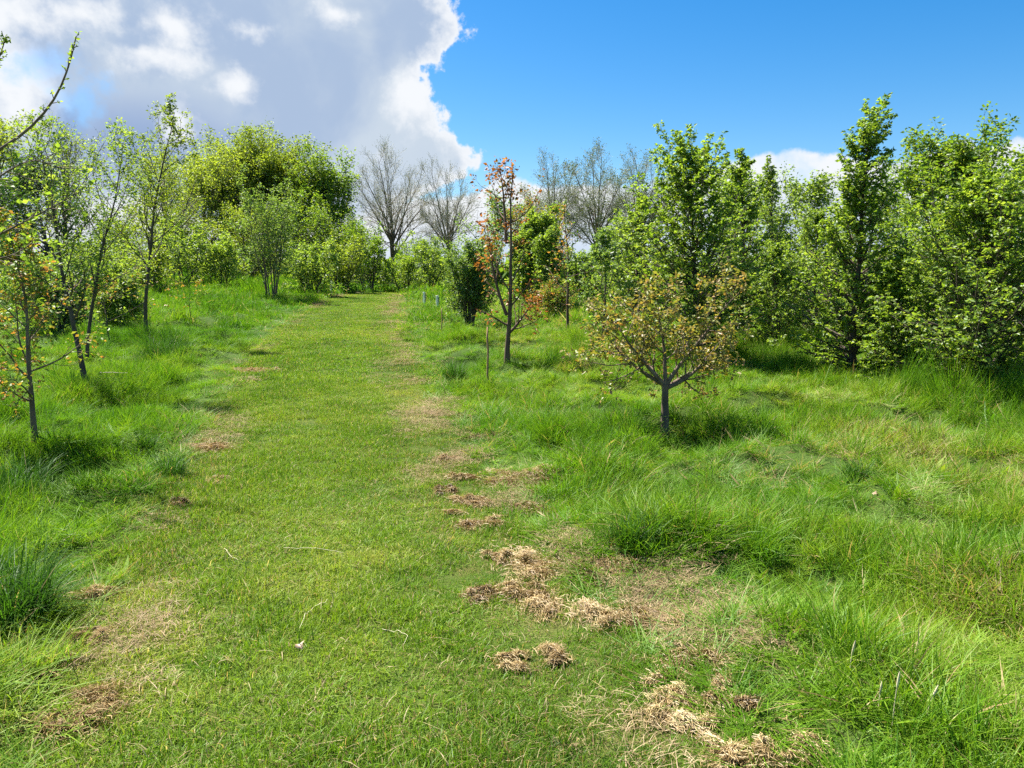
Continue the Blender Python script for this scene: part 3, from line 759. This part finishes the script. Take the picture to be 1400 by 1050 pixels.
def guard(label, px, py, top, r, lean=0.):
    b = hit(px, py); H, _ = dims(b, top - 4, 0); H = max(H, .62); r = min(r, .045)
    root = empty('tree_guard', b); root.rotation_euler = (0, lean, 0); root.location.z -= .12; tag(root, label, 'tree guard', 'pale plastic tube guards round young saplings')
    z = np.array([-.05, H * .5, H - .03, H - .02, H, H, H - .06]); R = np.array([r, r, r, r * 1.06, r * 1.12, r * .98, r * .9])
    Q = np.stack([0 * z, 0 * z, z], -1); 
    th = np.arange(14) * 2 * math.pi / 14
    V = np.stack([R[:, None] * np.cos(th), R[:, None] * np.sin(th), np.repeat(z[:, None], 14, 1)], -1).reshape(-1, 3)
    ii = (np.arange(6) * 14)[:, None]; k = np.arange(14)[None]; k2 = (k + 1) % 14
    mesh_obj('tube', V, quads=np.stack([ii + k, ii + k2, ii + 14 + k2, ii + 14 + k], -1).reshape(-1, 4), mats=[M['guard']], parent=root, smooth=True)
    Q = np.stack([np.full(4, r * 1.25), np.zeros(4), np.linspace(-.1, H * .93, 4)], -1)
    v, q = tubes(Q[None], np.full((1, 4), r * .25), 4); mesh_obj('stake', v, quads=q, mats=[M['wood']], parent=root)
guard('leaning white tube guard left of where the path bends away', 452, 400, 385, .055, .12)
guard('pale tube guard standing right of the path, brighter of a close pair', 598, 424, 407, .06)
guard('slimmer dull tube guard just left of the brighter right one', 580, 419, 404, .04)
guard('white tube guard among bushes on the far left grass bank', 289, 392, 380, .05)

#TREES
# ------------------------------------------------------------------ trees, left
def near_limb():
    """the tree just outside the frame whose limb reaches into the top left corner"""
    b = at_dist(-140, 6.0)
    rng = np.random.default_rng(5)
    root = empty('fruit_tree', b); tag(root, 'tree beyond the left edge whose bare budding limb reaches into the sky', 'tree')
    def pp(px, py, y): d = ray(px, py); return CAM + d * y / d[1] - b
    def bez(pts, n=14):
        pts = np.array(pts); t = np.linspace(0, len(pts) - 1, n); i = np.minimum(t.astype(int), len(pts) - 2); f = (t - i)[:, None]
        Q = pts[i] + (pts[i + 1] - pts[i]) * f
        for _ in range(2): Q[1:-1] = .25 * Q[:-2] + .5 * Q[1:-1] + .25 * Q[2:]
        return Q
    T = bez([[0, 0, -.05], [.02, 0, .6], [-.02, .02, 1.5], [.05, 0, 2.4], [.0, 0, 3.6]])
    v, q = tubes(T[None], radii(np.array([.06]), 13, .25), 8); mesh_obj('trunk', v, quads=q, mats=[M['bark_grey']], parent=root, smooth=True)
    limbs = [bez([T[8], pp(-20, 212, 6.16), pp(30, 188, 6.30), pp(75, 140, 6.30), pp(95, 90, 6.30), pp(104, 50, 6.30)]),
             bez([T[7], pp(-30, 260, 6.02), pp(40, 215, 6.16), pp(80, 230, 6.16)]),
             bez([T[6], pp(-20, 330, 5.88), pp(40, 300, 5.88), pp(110, 262, 6.02)]),
             bez([T[10], pp(-20, 110, 6.02), pp(0, 78, 6.02), pp(8, 50, 6.02)]),
             bez([T[5], pp(-40, 360, 6.02), pp(20, 350, 6.16), pp(60, 320, 6.16)])]
    LB = np.stack(limbs); LR = radii(np.array([.015, .011, .012, .01, .011]), 13, .3)
    v, q = tubes(LB, LR, 6)
    V, Q, n = [v], [q], len(v)
    lp, ld, ll, lr = spawn(LB[[1, 2, 4]], LR[[1, 2, 4]], np.ones(3), dict(n=15, t0=.25, ang=(55, 40), len=lambda t, L: .22 + 0 * t, lj=.5), rng)
    TW = grow(lp, ld, ll, 4, .2, .05, rng)
    v, q = tubes(TW, radii(np.full(len(TW), .004), 4, .4), 4); V.append(v); Q.append(q + n); n += len(v)
    sp, sd, sl, sr = spawn(LB[[0, 3]], LR[[0, 3]], np.ones(2), dict(n=20, t0=.3, ang=(65, 40), len=lambda t, L: .05 + 0 * t, lj=.6), rng)
    SP = grow(sp, sd, sl, 2, .2, .1, rng)
    v, q = tubes(SP, radii(np.full(len(SP), .004), 2, .5), 4); V.append(v); Q.append(q + n); n += len(v)
    a = leaves(TW, 5, .052, rng, t0=.2, up=.35, width=.75, off=.01)
    b2 = leaves(SP, 4, .03, rng, t0=.4, up=.3, width=.6)
    c2 = leaves(LB[[0, 3]][:, 10:], 16, .04, rng, t0=.3, up=.3, width=.6)
    LV = np.concatenate([a[0], b2[0], c2[0]]); LT = np.concatenate([a[1], b2[1] + len(a[0]), c2[1] + len(a[0]) + len(b2[0])])
    nl = len(LT)
    mesh_obj('crown', np.r_[LV, np.concatenate(V)], LT, np.concatenate(Q) + len(LV), [M['fresh'], M['bark_grey']],
             {'tint': np.r_[a[2], b2[2], c2[2], np.zeros(n)]}, root, np.r_[np.zeros(nl, int), np.ones(sum(map(len, Q)), int)])
near_limb()

sapling('thin upright young oak with rusty and green leaves at left edge', 48, 612, 292, 72, 11, lean=(-.02, 0), n1=20, n2=6, n3=4, leaf=.048, ln=5, t0=.2, r=.027, fat=.5, barkm='bark_grey')
sapling('young leafy tree with pale trunk leaning left, behind the thin rusty oak', 122, 535, 150, 88, 12, name='leaning_tree', mat='fresh', lean=(-.28, .05), stems2=((.06, .1, .12, .8),), n1=20, n2=8, n3=5, leaf=.043, ln=4, t0=.25, r=.036, fat=.5, ang=(66, 32))
sapling('airy upright tree with straight dark trunk and small yellow green leaves', 200, 463, 143, 76, 13, name='young_tree', mat='olive', n1=24, n2=7, n3=5, leaf=.058, ln=5, t0=.28, r=.042, fat=.45, ang=(68, 25))
sapling('low spreading sapling with rusty leaves under the airy upright tree', 150, 470, 392, 85, 14, n1=9, n2=6, n3=4, leaf=.06, ln=4, t0=.35, r=.018, ang=(80, 60))
sapling('small rusty sapling standing right of the airy upright tree', 262, 440, 382, 32, 15, n1=8, n2=4, n3=3, leaf=.055, ln=3, r=.012, t0=.4, ang=(85, 60))
bush('vase shaped young tree with pale leaves before the big olive crowns', 371, 408, 224, 50, 16, name='young_tree', mat='grey', cat='tree', stems_n=11, spread=.42, n1=12, n2=5, n3=3, leaf=.09, ln=4, off=.04, t0=.2, barkm='bark_grey', fat=.35, rs=.5)

# mature trees behind, left
round_tree('big rounded yellow green willow in the dense group left of the path', 282, 56, 218, 80, 21, name='willow_tree', mat='willow', leaf=.17, ln=12, n1=30, n2=10, n3=8, t0=.12, droop=.5, off=.2, up=.25)
round_tree('broad olive green tree, tallest of the dense group left of the path', 368, 60, 196, 72, 22, mat='olive', leaf=.19, ln=12, n1=28, n2=10, n3=8, t0=.18, off=.15, forks=2)
round_tree('bright green maple at the right end of the dense left group', 450, 57, 222, 66, 23, name='maple_tree', mat='maple', leaf=.2, ln=12, n1=28, n2=9, n3=8, t0=.15, off=.15)
round_tree('half bare tree with crooked dark limbs behind the airy upright tree', 232, 44, 196, 52, 24, mat='olive', leaf=.15, ln=3, n1=20, n2=8, n3=6, t0=.3, off=.08)
round_tree('thinly leafed tree behind the leaning tree near the left edge', 100, 46, 168, 66, 25, mat='olive', leaf=.13, ln=2, n1=24, n2=8, n3=6, t0=.28, off=.06, ang=(60, 15), trop=.1)
round_tree('dense tree rising behind everything at the left edge', 20, 40, 152, 60, 26, mat='willow', leaf=.16, ln=6, n1=24, n2=9, n3=7, t0=.12, off=.12)
round_tree('dark green tree low in the left background behind the leaning tree', 70, 36, 205, 52, 27, mat='dark', leaf=.14, ln=6, n1=22, n2=9, n3=6, t0=.1, off=.1)

for k, (lb, px, d, top, hw, mt_) in enumerate([
    ('low rounded green tree under the left edge of the willow crown', 248, 50, 290, 40, 'maple'),
    ('low spreading olive tree behind the vase shaped young tree', 335, 47, 290, 46, 'olive'),
    ('low bright tree under the maple crown, behind the path edge bushes', 418, 48, 288, 44, 'maple'),
    ('small dark tree stepping down from the maple toward the bare trees', 492, 50, 300, 34, 'maple'),
    ('low green tree on the left skyline between leaning and airy trees', 165, 48, 312, 48, 'maple'),
    ('dark low tree on the skyline between the two left bare trees', 578, 56, 330, 34, 'maple')]):
    round_tree(lb, px, d, top, hw, 600 + k, mat=mt_, leaf=.14, ln=6, n1=20, n2=9, n3=6, t0=.05, off=.12)

# bare ashes
ash('larger bare domed tree left of the cloud edge, rising over the path end', 540, 62, 194, 54, 31, nl=12)
ash('smaller bare tree beside the larger domed one, over the path end', 614, 64, 208, 36, 32)
ash('left one of three budding bare trees behind the copper tree', 756, 60, 205, 42, 33, ln=2, leaf=.11)
ash('middle one of three budding bare trees, seen above pale green saplings', 814, 58, 194, 42, 34, ln=2, leaf=.11)
ash('right one of three budding bare trees, partly behind dense hornbeam', 872, 62, 190, 42, 35, ln=2, leaf=.11)

# bushes at the far edge of the meadow, left to right
BUSH = [
    ('pale green bush under the airy upright tree at far meadow edge', 250, 33, 318, 44, 'fresh', .1),
    ('rounded light green bush at far edge below the willow', 305, 34, 322, 42, 'fresh', .1),
    ('leafy green bush just right of the vase shaped young tree', 428, 33, 322, 36, 'fresh', .1),
    ('olive bush behind the leaning white tube guard', 468, 37, 330, 34, 'olive', .1),
    ('pointed green bush at the end of the path, left side', 505, 40, 312, 34, 'maple', .11),
    ('dark low bush where the path bends out of sight', 553, 41, 336, 34, 'hornbeam', .1),
    ('light green pointed bush below the smaller bare tree', 585, 44, 338, 28, 'fresh', .1),
    ('low green bush in the gap below the two bare trees', 620, 46, 345, 30, 'hornbeam', .11),
    ('light green bush low in left background behind the leaning tree', 140, 27, 330, 60, 'fresh', .09),
    ('green bush at left edge behind the thin rusty oak', 15, 22, 340, 55, 'fresh', .08),
    ('round bush between leaning and airy trees in the left background', 205, 30, 335, 40, 'olive', .09),
]
for k, (lb, px, d, top, hw, mt_, lf) in enumerate(BUSH):
    bush(lb, px, d, top - 10 + (-14, 6, 10, -6, 0, 12, -12, 8, 0, -8, 6)[k], hw * 1.3, 500 + k, mat=mt_, leaf=lf * 1.2, ln=4, off=.08, n1=10, n2=6, n3=3, spread=.6, stems_n=5 + k % 4, fat=.9, t0=.05)

# ------------------------------------------------------------------ trees, right
bush('dense many stemmed dark green bush right of the tube guards', 643, 447, 322, 42, 41, mat='grey', leaf=.065, stems_n=11, n1=13, n2=6, n3=4, ln=5, spread=.35, t0=.2)
sapling('slender copper leaved tree with bare top shoots, beside the tall stake', 693, 495, 222, 52, 42, name='copper_tree', mat='copper', n1=10, n2=4, n3=3, leaf=.075, ln=2, t0=.18, r=.042, fat=.9, ang=(66, 26), stems2=((-.42, .05, .24, .46), (-.06, .0, .6, .38), (1.2, -.1, .14, .2)), lean=(.015, 0), barkm='twig_red', off=.03, peak=.25)
sapling('thin reddish tree with few leaves between copper tree and hornbeam', 776, 457, 278, 44, 43, name='copper_tree', mat='mixed', n1=14, n2=5, n3=3, leaf=.075, ln=3, t0=.22, r=.036, fat=.5, barkm='twig_red')
sapling('pale green sapling on thin trunk left of the big hornbeam', 822, 476, 322, 52, 44, name='young_tree', mat='grey', n1=18, n2=7, n3=4, leaf=.075, ln=5, t0=.3, r=.035, fat=.45)
sapling('small spreading bronze leaved oak with short forked trunk in the meadow', 908, 600, 394, 58, 45, mat='bronze', n1=8, n2=5, n3=4, leaf=.055, ln=4, t0=.22, r=.05, ang=(70, 45), fat=.45, fork=.36, stems2=((.62, .1, .35, .78), (-.08, .05, .36, .58), (-1.2, -.2, .36, .6), (1.9, -.35, .34, .48), (-.6, .9, .34, .42), (-2.6, .4, .36, .52), (1.5, .9, .34, .45)), peak=.5, barkm='bark_grey', wig=.06, off=.022)
bush('dense bright green tree with dark base behind the copper tree', 735, 27, 282, 52, 46, name='broadleaf_tree', mat='fresh', cat='tree', leaf=.1, stems_n=6, n1=18, n2=9, n3=4, ln=8, spread=.35, off=.05)
round_tree('dark reddish topped tree peeping above the dense bright green one', 740, 36, 262, 36, 47, mat='mixed', leaf=.12, ln=5, n1=18, n2=8, n3=5, off=.08)
round_tree('grey green tree between the bare trees and the copper tree top', 668, 44, 256, 34, 48, mat='grey', leaf=.15, ln=5, n1=18, n2=8, n3=6, off=.1, t0=.2)
hornbeam('light green young tree behind the thin pale sapling', 855, 24, 300, 62, 49, name='young_tree', mat='fresh', leaf=.08, n1=36, n2=9, n3=4, ln=6)
hornbeam('big dense hornbeam with many pointed tops behind the bronze oak', 950, 489, 166, 104, 50, n1=64, n2=11, leaf=.068, ln=6, fat=.36, low=.04, spikes=.24, ang=(72, 34))
hornbeam('airy light green tree standing between the two dark hornbeams', 1056, 20, 212, 52, 51, name='young_tree', mat='fresh', leaf=.07, n1=34, n2=8, n3=4, ln=5, fat=.45)
hornbeam('tall pointed hornbeam with visible dark stem, tops highest on the right', 1165, 521, 138, 76, 52, n1=54, n2=10, leaf=.06, ln=6, fat=.55, low=.05, spikes=.15, ang=(74, 28))
round_tree('dome topped dark olive maple behind the right hornbeams', 1275, 26, 186, 86, 53, name='maple_tree', mat='maple', leaf=.14, ln=10, n1=32, n2=10, n3=7, t0=.12, off=.08)
hornbeam('large leafy hornbeam bush filling the right edge of the photo', 1345, 547, 222, 145, 54, n1=72, n2=12, leaf=.06, ln=7, fat=.36, low=.03, spikes=.22, ang=(74, 30))
hornbeam('leafy young tree between the tall pointed hornbeam and the right edge one', 1255, 13.5, 300, 62, 55, name='young_tree', leaf=.06, n1=40, n2=9, n3=4, ln=6, fat=.5, low=.03)
hornbeam('bright tree at the far right edge, leaning in above the hornbeam bush', 1425, 11.5, 178, 80, 56, name='young_tree', mat='fresh', leaf=.07, n1=40, n2=9, n3=5, ln=6, fat=.5)
round_tree('dense tree behind the gap between the bronze oak and right hornbeams', 1090, 34, 236, 60, 57, mat='fresh', leaf=.15, ln=7, n1=22, n2=9, n3=6, t0=.08, off=.1)
bush('green bush in shade between the two dark hornbeams', 1095, 19, 400, 48, 58, mat='hornbeam', leaf=.07, ln=6, n1=12, n2=7, n3=3)
bush('green bush in the background right of the pale sapling', 800, 30, 345, 44, 59, mat='fresh', leaf=.1, ln=6, n1=12, n2=7, n3=3, off=.06)
bush('tangled rusty undershoot bush beneath the thin reddish tree', 755, 22, 385, 40, 60, mat='mixed', leaf=.07, ln=3, n1=10, n2=6, n3=3)
round_tree('tall leafy tree behind the dome topped maple at right', 1390, 34, 190, 60, 61, mat='fresh', leaf=.16, ln=7, n1=22, n2=9, n3=6, t0=.1, off=.1)
round_tree('background tree filling the gap behind the big hornbeam', 990, 32, 228, 62, 62, mat='fresh', leaf=.15, ln=6, n1=22, n2=9, n3=6, t0=.08, off=.1)
round_tree('background tree behind the airy tree between the hornbeams', 1180, 36, 232, 64, 63, mat='maple', leaf=.15, ln=7, n1=22, n2=9, n3=6, t0=.06, off=.1)

hornbeam('bright young tree just left of the tall pointed hornbeam', 1112, 16.5, 285, 72, 71, name='young_tree', mat='fresh', leaf=.06, n1=36, n2=9, n3=4, ln=6, fat=.5, low=.03)
hornbeam('bright bushy tree just right of the tall pointed hornbeam stem', 1222, 10.6, 352, 58, 72, name='young_tree', leaf=.055, n1=36, n2=9, n3=4, ln=6, fat=.5, low=.03)
hornbeam('lime green tree filling the gap behind the bronze oak crown, right side', 1062, 15.2, 330, 60, 79, name='young_tree', mat='fresh', leaf=.06, n1=34, n2=9, n3=4, ln=6, fat=.5, low=.03)
hornbeam('leafy tree merging into the right flank of the big dense hornbeam', 1014, 16.2, 196, 70, 73, name='young_tree', leaf=.065, n1=40, n2=9, n3=5, ln=6, fat=.55, low=.03)
hornbeam('leafy tree merging into the left flank of the big dense hornbeam', 868, 17, 262, 62, 74, name='young_tree', mat='fresh', leaf=.07, n1=40, n2=9, n3=4, ln=6, fat=.5, low=.03)
hornbeam('second bright tree behind the large hornbeam bush at right edge', 1310, 12.5, 262, 70, 75, name='young_tree', mat='fresh', leaf=.06, n1=40, n2=9, n3=4, ln=6, fat=.5, low=.03)
bush('pale bush low in left background between rusty oak and leaning tree', 75, 17, 352, 62, 76, mat='grey', leaf=.08, ln=6, off=.05, n1=12, n2=7, n3=3)
bush('mid green bush in left background just right of the leaning tree', 160, 19, 362, 50, 78, mat='fresh', leaf=.08, ln=6, off=.05, n1=12, n2=7, n3=3)

# far wood closing the horizon
rng = np.random.default_rng(77)
V, T, TI, n = [], [], [], 0
for k in range(150):
    a = rad(-62 + 124 * k / 149 + rng.normal(0, .4)); d = rng.uniform(78, 105)
    x, y = d * math.sin(a), d * math.cos(a); h = rng.uniform(2.2, 4.5); r = rng.uniform(2.5, 4)
    m = 420; u = norm(rng.normal(0, 1, (m, 3))); u[:, 2] = np.abs(u[:, 2])
    p = np.array([x, y, float(gz(x, y))]) + u * np.array([r, r, h]) * (rng.random((m, 1)) ** .35) * (1 + .25 * np.sin(u[:, :1] * 5 + k))
    dd = norm(rng.normal(0, 1, (m, 3))); w = norm(np.cross(dd, rng.normal(0, 1, (m, 3))))
    l = rng.uniform(.35, .75, (m, 1))
    q = np.stack([p - dd * l, p + w * l * .6, p + dd * l, p - w * l * .6], 1).reshape(-1, 3)
    b = np.arange(m)[:, None] * 4 + n
    V.append(q); T.append(np.stack([b + [0, 1, 2], b + [0, 2, 3]], 1).reshape(-1, 3)); TI.append(np.repeat(np.clip(rng.random() * .5 + rng.random(m) * .5, 0, 1), 4)); n += len(q)
o = mesh_obj('far_wood', np.concatenate(V), np.concatenate(T), mats=[M['maple']], attrs={'tint': np.concatenate(TI)})
tag(o, 'low far wood closing the horizon behind the meadow trees', 'wood', kind='stuff')

# ------------------------------------------------------------------ sky and sun
SUN_EL, SUN_AZ = rad(60), rad(-54)         # azimuth measured from +Y (view direction), negative = left
sun = bpy.data.lights.new('sun', 'SUN'); sun.energy = 5.0; sun.angle = rad(.53); sun.color = (1, .955, .88)
so = bpy.data.objects.new('sun', sun); COL.objects.link(so)
sd = Vector((math.sin(SUN_AZ) * math.cos(SUN_EL), math.cos(SUN_AZ) * math.cos(SUN_EL), math.sin(SUN_EL)))
so.rotation_euler = sd.to_track_quat('Z', 'Y').to_euler(); so.location = (0, 0, 30)

W = bpy.data.worlds.new('World'); S.world = W; W.use_nodes = True
nt = W.node_tree; nt.nodes.clear(); N = nt.nodes.new; Lk = nt.links.new
wo = N('ShaderNodeOutputWorld')
sky = N('ShaderNodeTexSky'); sky.sky_type = 'NISHITA'; sky.sun_disc = False
sky.sun_elevation = SUN_EL; sky.sun_rotation = SUN_AZ; sky.air_density = 1.0; sky.dust_density = .6; sky.ozone_density = 2.2
hs = N('ShaderNodeHueSaturation'); hs.inputs['Saturation'].default_value = 1.5; hs.inputs['Value'].default_value = 1.0
Lk(sky.outputs[0], hs.inputs['Color'])
bg = N('ShaderNodeBackground'); bg.inputs[1].default_value = .054; Lk(hs.outputs[0], bg.inputs[0])
tc = N('ShaderNodeTexCoord'); sx_ = N('ShaderNodeSeparateXYZ'); Lk(tc.outputs['Generated'], sx_.inputs[0])
mm = lambda *a: math_n(nt, *a)
az = mm('MULTIPLY', mm('ARCTAN2', sx_.outputs[0], sx_.outputs[1]), 180 / math.pi)
el = mm('MULTIPLY', mm('ARCSINE', sx_.outputs[2]), 180 / math.pi)
def noise(sc, det, rough=.55, dist=0., off=(0, 0, 0), squash=1.0):
    mp = N('ShaderNodeMapping'); mp.inputs['Location'].default_value = off; mp.inputs['Scale'].default_value = (1, 1, squash); Lk(tc.outputs['Generated'], mp.inputs[0])
    n_ = N('ShaderNodeTexNoise'); n_.inputs['Scale'].default_value = sc; n_.inputs['Detail'].default_value = det; n_.inputs['Roughness'].default_value = rough; n_.inputs['Distortion'].default_value = dist
    Lk(mp.outputs[0], n_.inputs['Vector']); return mm('SUBTRACT', n_.outputs[0], .5)
def azel(px, py):
    d = ray(px, py); return math.degrees(math.atan2(d[0], d[1])), math.degrees(math.asin(d[2]))
def curve(x, x0, x1, y0, y1, pts):
    fc = N('ShaderNodeFloatCurve'); c = fc.mapping.curves[0]
    pts = sorted(((p - x0) / (x1 - x0), (q - y0) / (y1 - y0)) for p, q in pts)
    while len(c.points) < len(pts): c.points.new(.5, .5)
    for k, (p, q) in enumerate(pts): c.points[k].location = (p, q); c.points[k].handle_type = 'AUTO_CLAMPED'
    fc.mapping.use_clip = True; fc.mapping.update()
    mr = N('ShaderNodeMapRange'); mr.inputs[1].default_value = x0; mr.inputs[2].default_value = x1; Lk(x, mr.inputs[0]); Lk(mr.outputs[0], fc.inputs['Value'])
    return mm('MULTIPLY_ADD', fc.outputs[0], y1 - y0, y0)
def sstep(x, a, b):
    mr = N('ShaderNodeMapRange'); mr.interpolation_type = 'SMOOTHSTEP'; mr.inputs[1].default_value = a; mr.inputs[2].default_value = b; Lk(x, mr.inputs[0]); return mr.outputs[0]
def blob(px, py, rx_, ry_):
    a, e = azel(px, py); kx = 1 / (rx_ / F * 57.3 * math.cos(rad(a)) ** 2); ky = 1 / (ry_ / F * 57.3 * .95)
    u = mm('MULTIPLY', mm('SUBTRACT', az, a), kx); v = mm('MULTIPLY', mm('SUBTRACT', el, e), ky)
    r2 = mm('ADD', mm('MULTIPLY', u, u), mm('MULTIPLY', v, v))
    return mm('MAXIMUM', mm('SUBTRACT', 1.0, mm('SQRT', r2)), -1.2)
def blobs(L):
    o = None
    for b in L:
        v = blob(*b); o = v if o is None else mm('MAXIMUM', o, v)
    return o
def mixc(f, a, b):
    m = N('ShaderNodeMix'); m.data_type = 'RGBA'
    Lk(f, m.inputs[0])
    for k, v in ((6, a), (7, b)):
        if isinstance(v, tuple): m.inputs[k].default_value = (*v, 1)
        else: Lk(v, m.inputs[k])
    return m.outputs[2]
fine = noise(26, 8, .6); mid = noise(9, 6, .55, .3); big = noise(3.2, 4, .5, .4, (3, 1, 2)); fine2 = noise(40, 6, .6, 0, (5, 2, 7))
# the big cloud: its right-hand outline as azimuth against elevation
edge_px = [(615, -40), (625, 0), (648, 38), (612, 75), (592, 115), (606, 155), (636, 190), (657, 214), (646, 236), (596, 262), (520, 300), (420, 330)]
pts = [(azel(*q)[1], azel(*q)[0]) for q in edge_px] + [(30, -14), (45, -22), (0, -20)]
edge = curve(el, 0, 45, -40, 10, pts)
sdist = mm('SUBTRACT', edge, az)
sdist = mm('ADD', sdist, mm('ADD', mm('MULTIPLY', mm('ADD', fine, mm('MULTIPLY', fine2, .8)), 5.0), mm('MULTIPLY', mid, 2.0)))
top_mask = mm('SUBTRACT', 1.0, sstep(el, 34, 50))
holes = blobs([(62, 84, 70, 34), (118, 150, 52, 40), (215, 195, 130, 60), (330, 95, 60, 40), (410, 120, 60, 60)])
mask = mm('MULTIPLY', sstep(sdist, -.1, .85), top_mask)
hole_f = mm('MULTIPLY', sstep(mm('ADD', mm('MULTIPLY', blobs([(62, 82, 60, 30), (112, 135, 45, 50)]), .7), mm('MULTIPLY', mm('ADD', mid, fine), 2.2)), .05, .9), .55)
mask = mm('MULTIPLY', mask, mm('SUBTRACT', 1.0, hole_f))
back = sstep(mm('ADD', big, mm('MULTIPLY', mid, .5)), .06, .16)       # broken cloud everywhere behind the camera
side = sstep(mm('ABSOLUTE', az), 60, 95)
mask_big = mm('MAXIMUM', mm('MULTIPLY', mask, mm('SUBTRACT', 1.0, side)), mm('MULTIPLY', mm('MULTIPLY', back, side), sstep(el, 2, 10)))
grey = mixc(sstep(mm('ADD', big, mm('MULTIPLY', mid, .8)), -.16, .18), (.42, .54, .74), (.61, .705, .82))
dark_f = mm('MULTIPLY', sstep(mm('ADD', blobs([(205, 195, 150, 70), (330, 215, 130, 50), (90, 170, 60, 40)]), mm('MULTIPLY', mid, 1.6)), .0, .9), .75)
grey = mixc(dark_f, grey, (.27, .39, .66))
rim = mm('SUBTRACT', 1.0, sstep(sdist, .5, 3.4))
wh = blobs([(235, 32, 95, 34), (110, 18, 110, 28), (30, 24, 70, 26), (20, 95, 55, 55), (240, 168, 22, 26), (335, 42, 40, 16), (20, 150, 40, 40), (210, 78, 60, 18), (330, 118, 30, 16), (455, 18, 30, 16), (580, 125, 40, 30)])
white_f = mm('MAXIMUM', mm('MULTIPLY', rim, .95), sstep(mm('ADD', mm('MULTIPLY', wh, .55), mm('ADD', mm('MULTIPLY', fine, 1.6), mm('MULTIPLY', mid, 2.4))), -.22, .62))
ccol = mixc(white_f, grey, (.93, .96, 1.0))
# low bank of white cumulus near the horizon
low_px = [(-600, 330), (0, 330), (180, 262), (300, 300), (480, 300), (560, 268), (640, 262), (684, 240), (720, 246), (770, 250), (860, 248), (960, 232), (1020, 214), (1085, 203), (1135, 203), (1165, 210), (1225, 215), (1270, 204), (1310, 188), (1330, 184), (1347, 206), (1372, 190), (1410, 182), (1700, 240)]
lowc = curve(az, -55, 60, -1, 20, [azel(*q) for q in low_px])
ld = mm('ADD', mm('SUBTRACT', lowc, el), mm('ADD', mm('MULTIPLY', fine, 1.5), mm('MULTIPLY', fine2, .9)))
low_m = mm('MULTIPLY', sstep(ld, 0, .5), mm('SUBTRACT', 1.0, mm('MULTIPLY', sstep(mid, .0, .16), .45)))
low_m = mm('MULTIPLY', low_m, sstep(el, -.5, 2.5))
lcol = mixc(sstep(ld, 1.2, 5.0), (.93, .96, 1.0), (.66, .77, .92))
cmix = mixc(low_m, ccol, lcol)
tot = mm('MAXIMUM', mask_big, low_m)
CL = N('ShaderNodeBackground'); CL.inputs[1].default_value = 1.0; Lk(cmix, CL.inputs[0])
ms = N('ShaderNodeMixShader'); Lk(tot, ms.inputs[0]); Lk(bg.outputs[0], ms.inputs[1]); Lk(CL.outputs[0], ms.inputs[2]); Lk(ms.outputs[0], wo.inputs[0])

# ------------------------------------------------------------------ render settings
EXPO = 1.68
CL.inputs[1].default_value = 1.0 / 2 ** EXPO
S.view_settings.view_transform = 'Standard'; S.view_settings.look = 'None'; S.view_settings.exposure = EXPO; S.view_settings.gamma = 1
S.render.engine = 'CYCLES'
cy = S.cycles
cy.max_bounces = 5; cy.diffuse_bounces = 3; cy.glossy_bounces = 2; cy.transmission_bounces = 4; cy.transparent_max_bounces = 4
cy.caustics_reflective = False; cy.caustics_refractive = False
cy.sample_clamp_indirect = 6
cy.use_adaptive_sampling = True; cy.adaptive_threshold = .02
cy.use_denoising = False
S.render.film_transparent = False
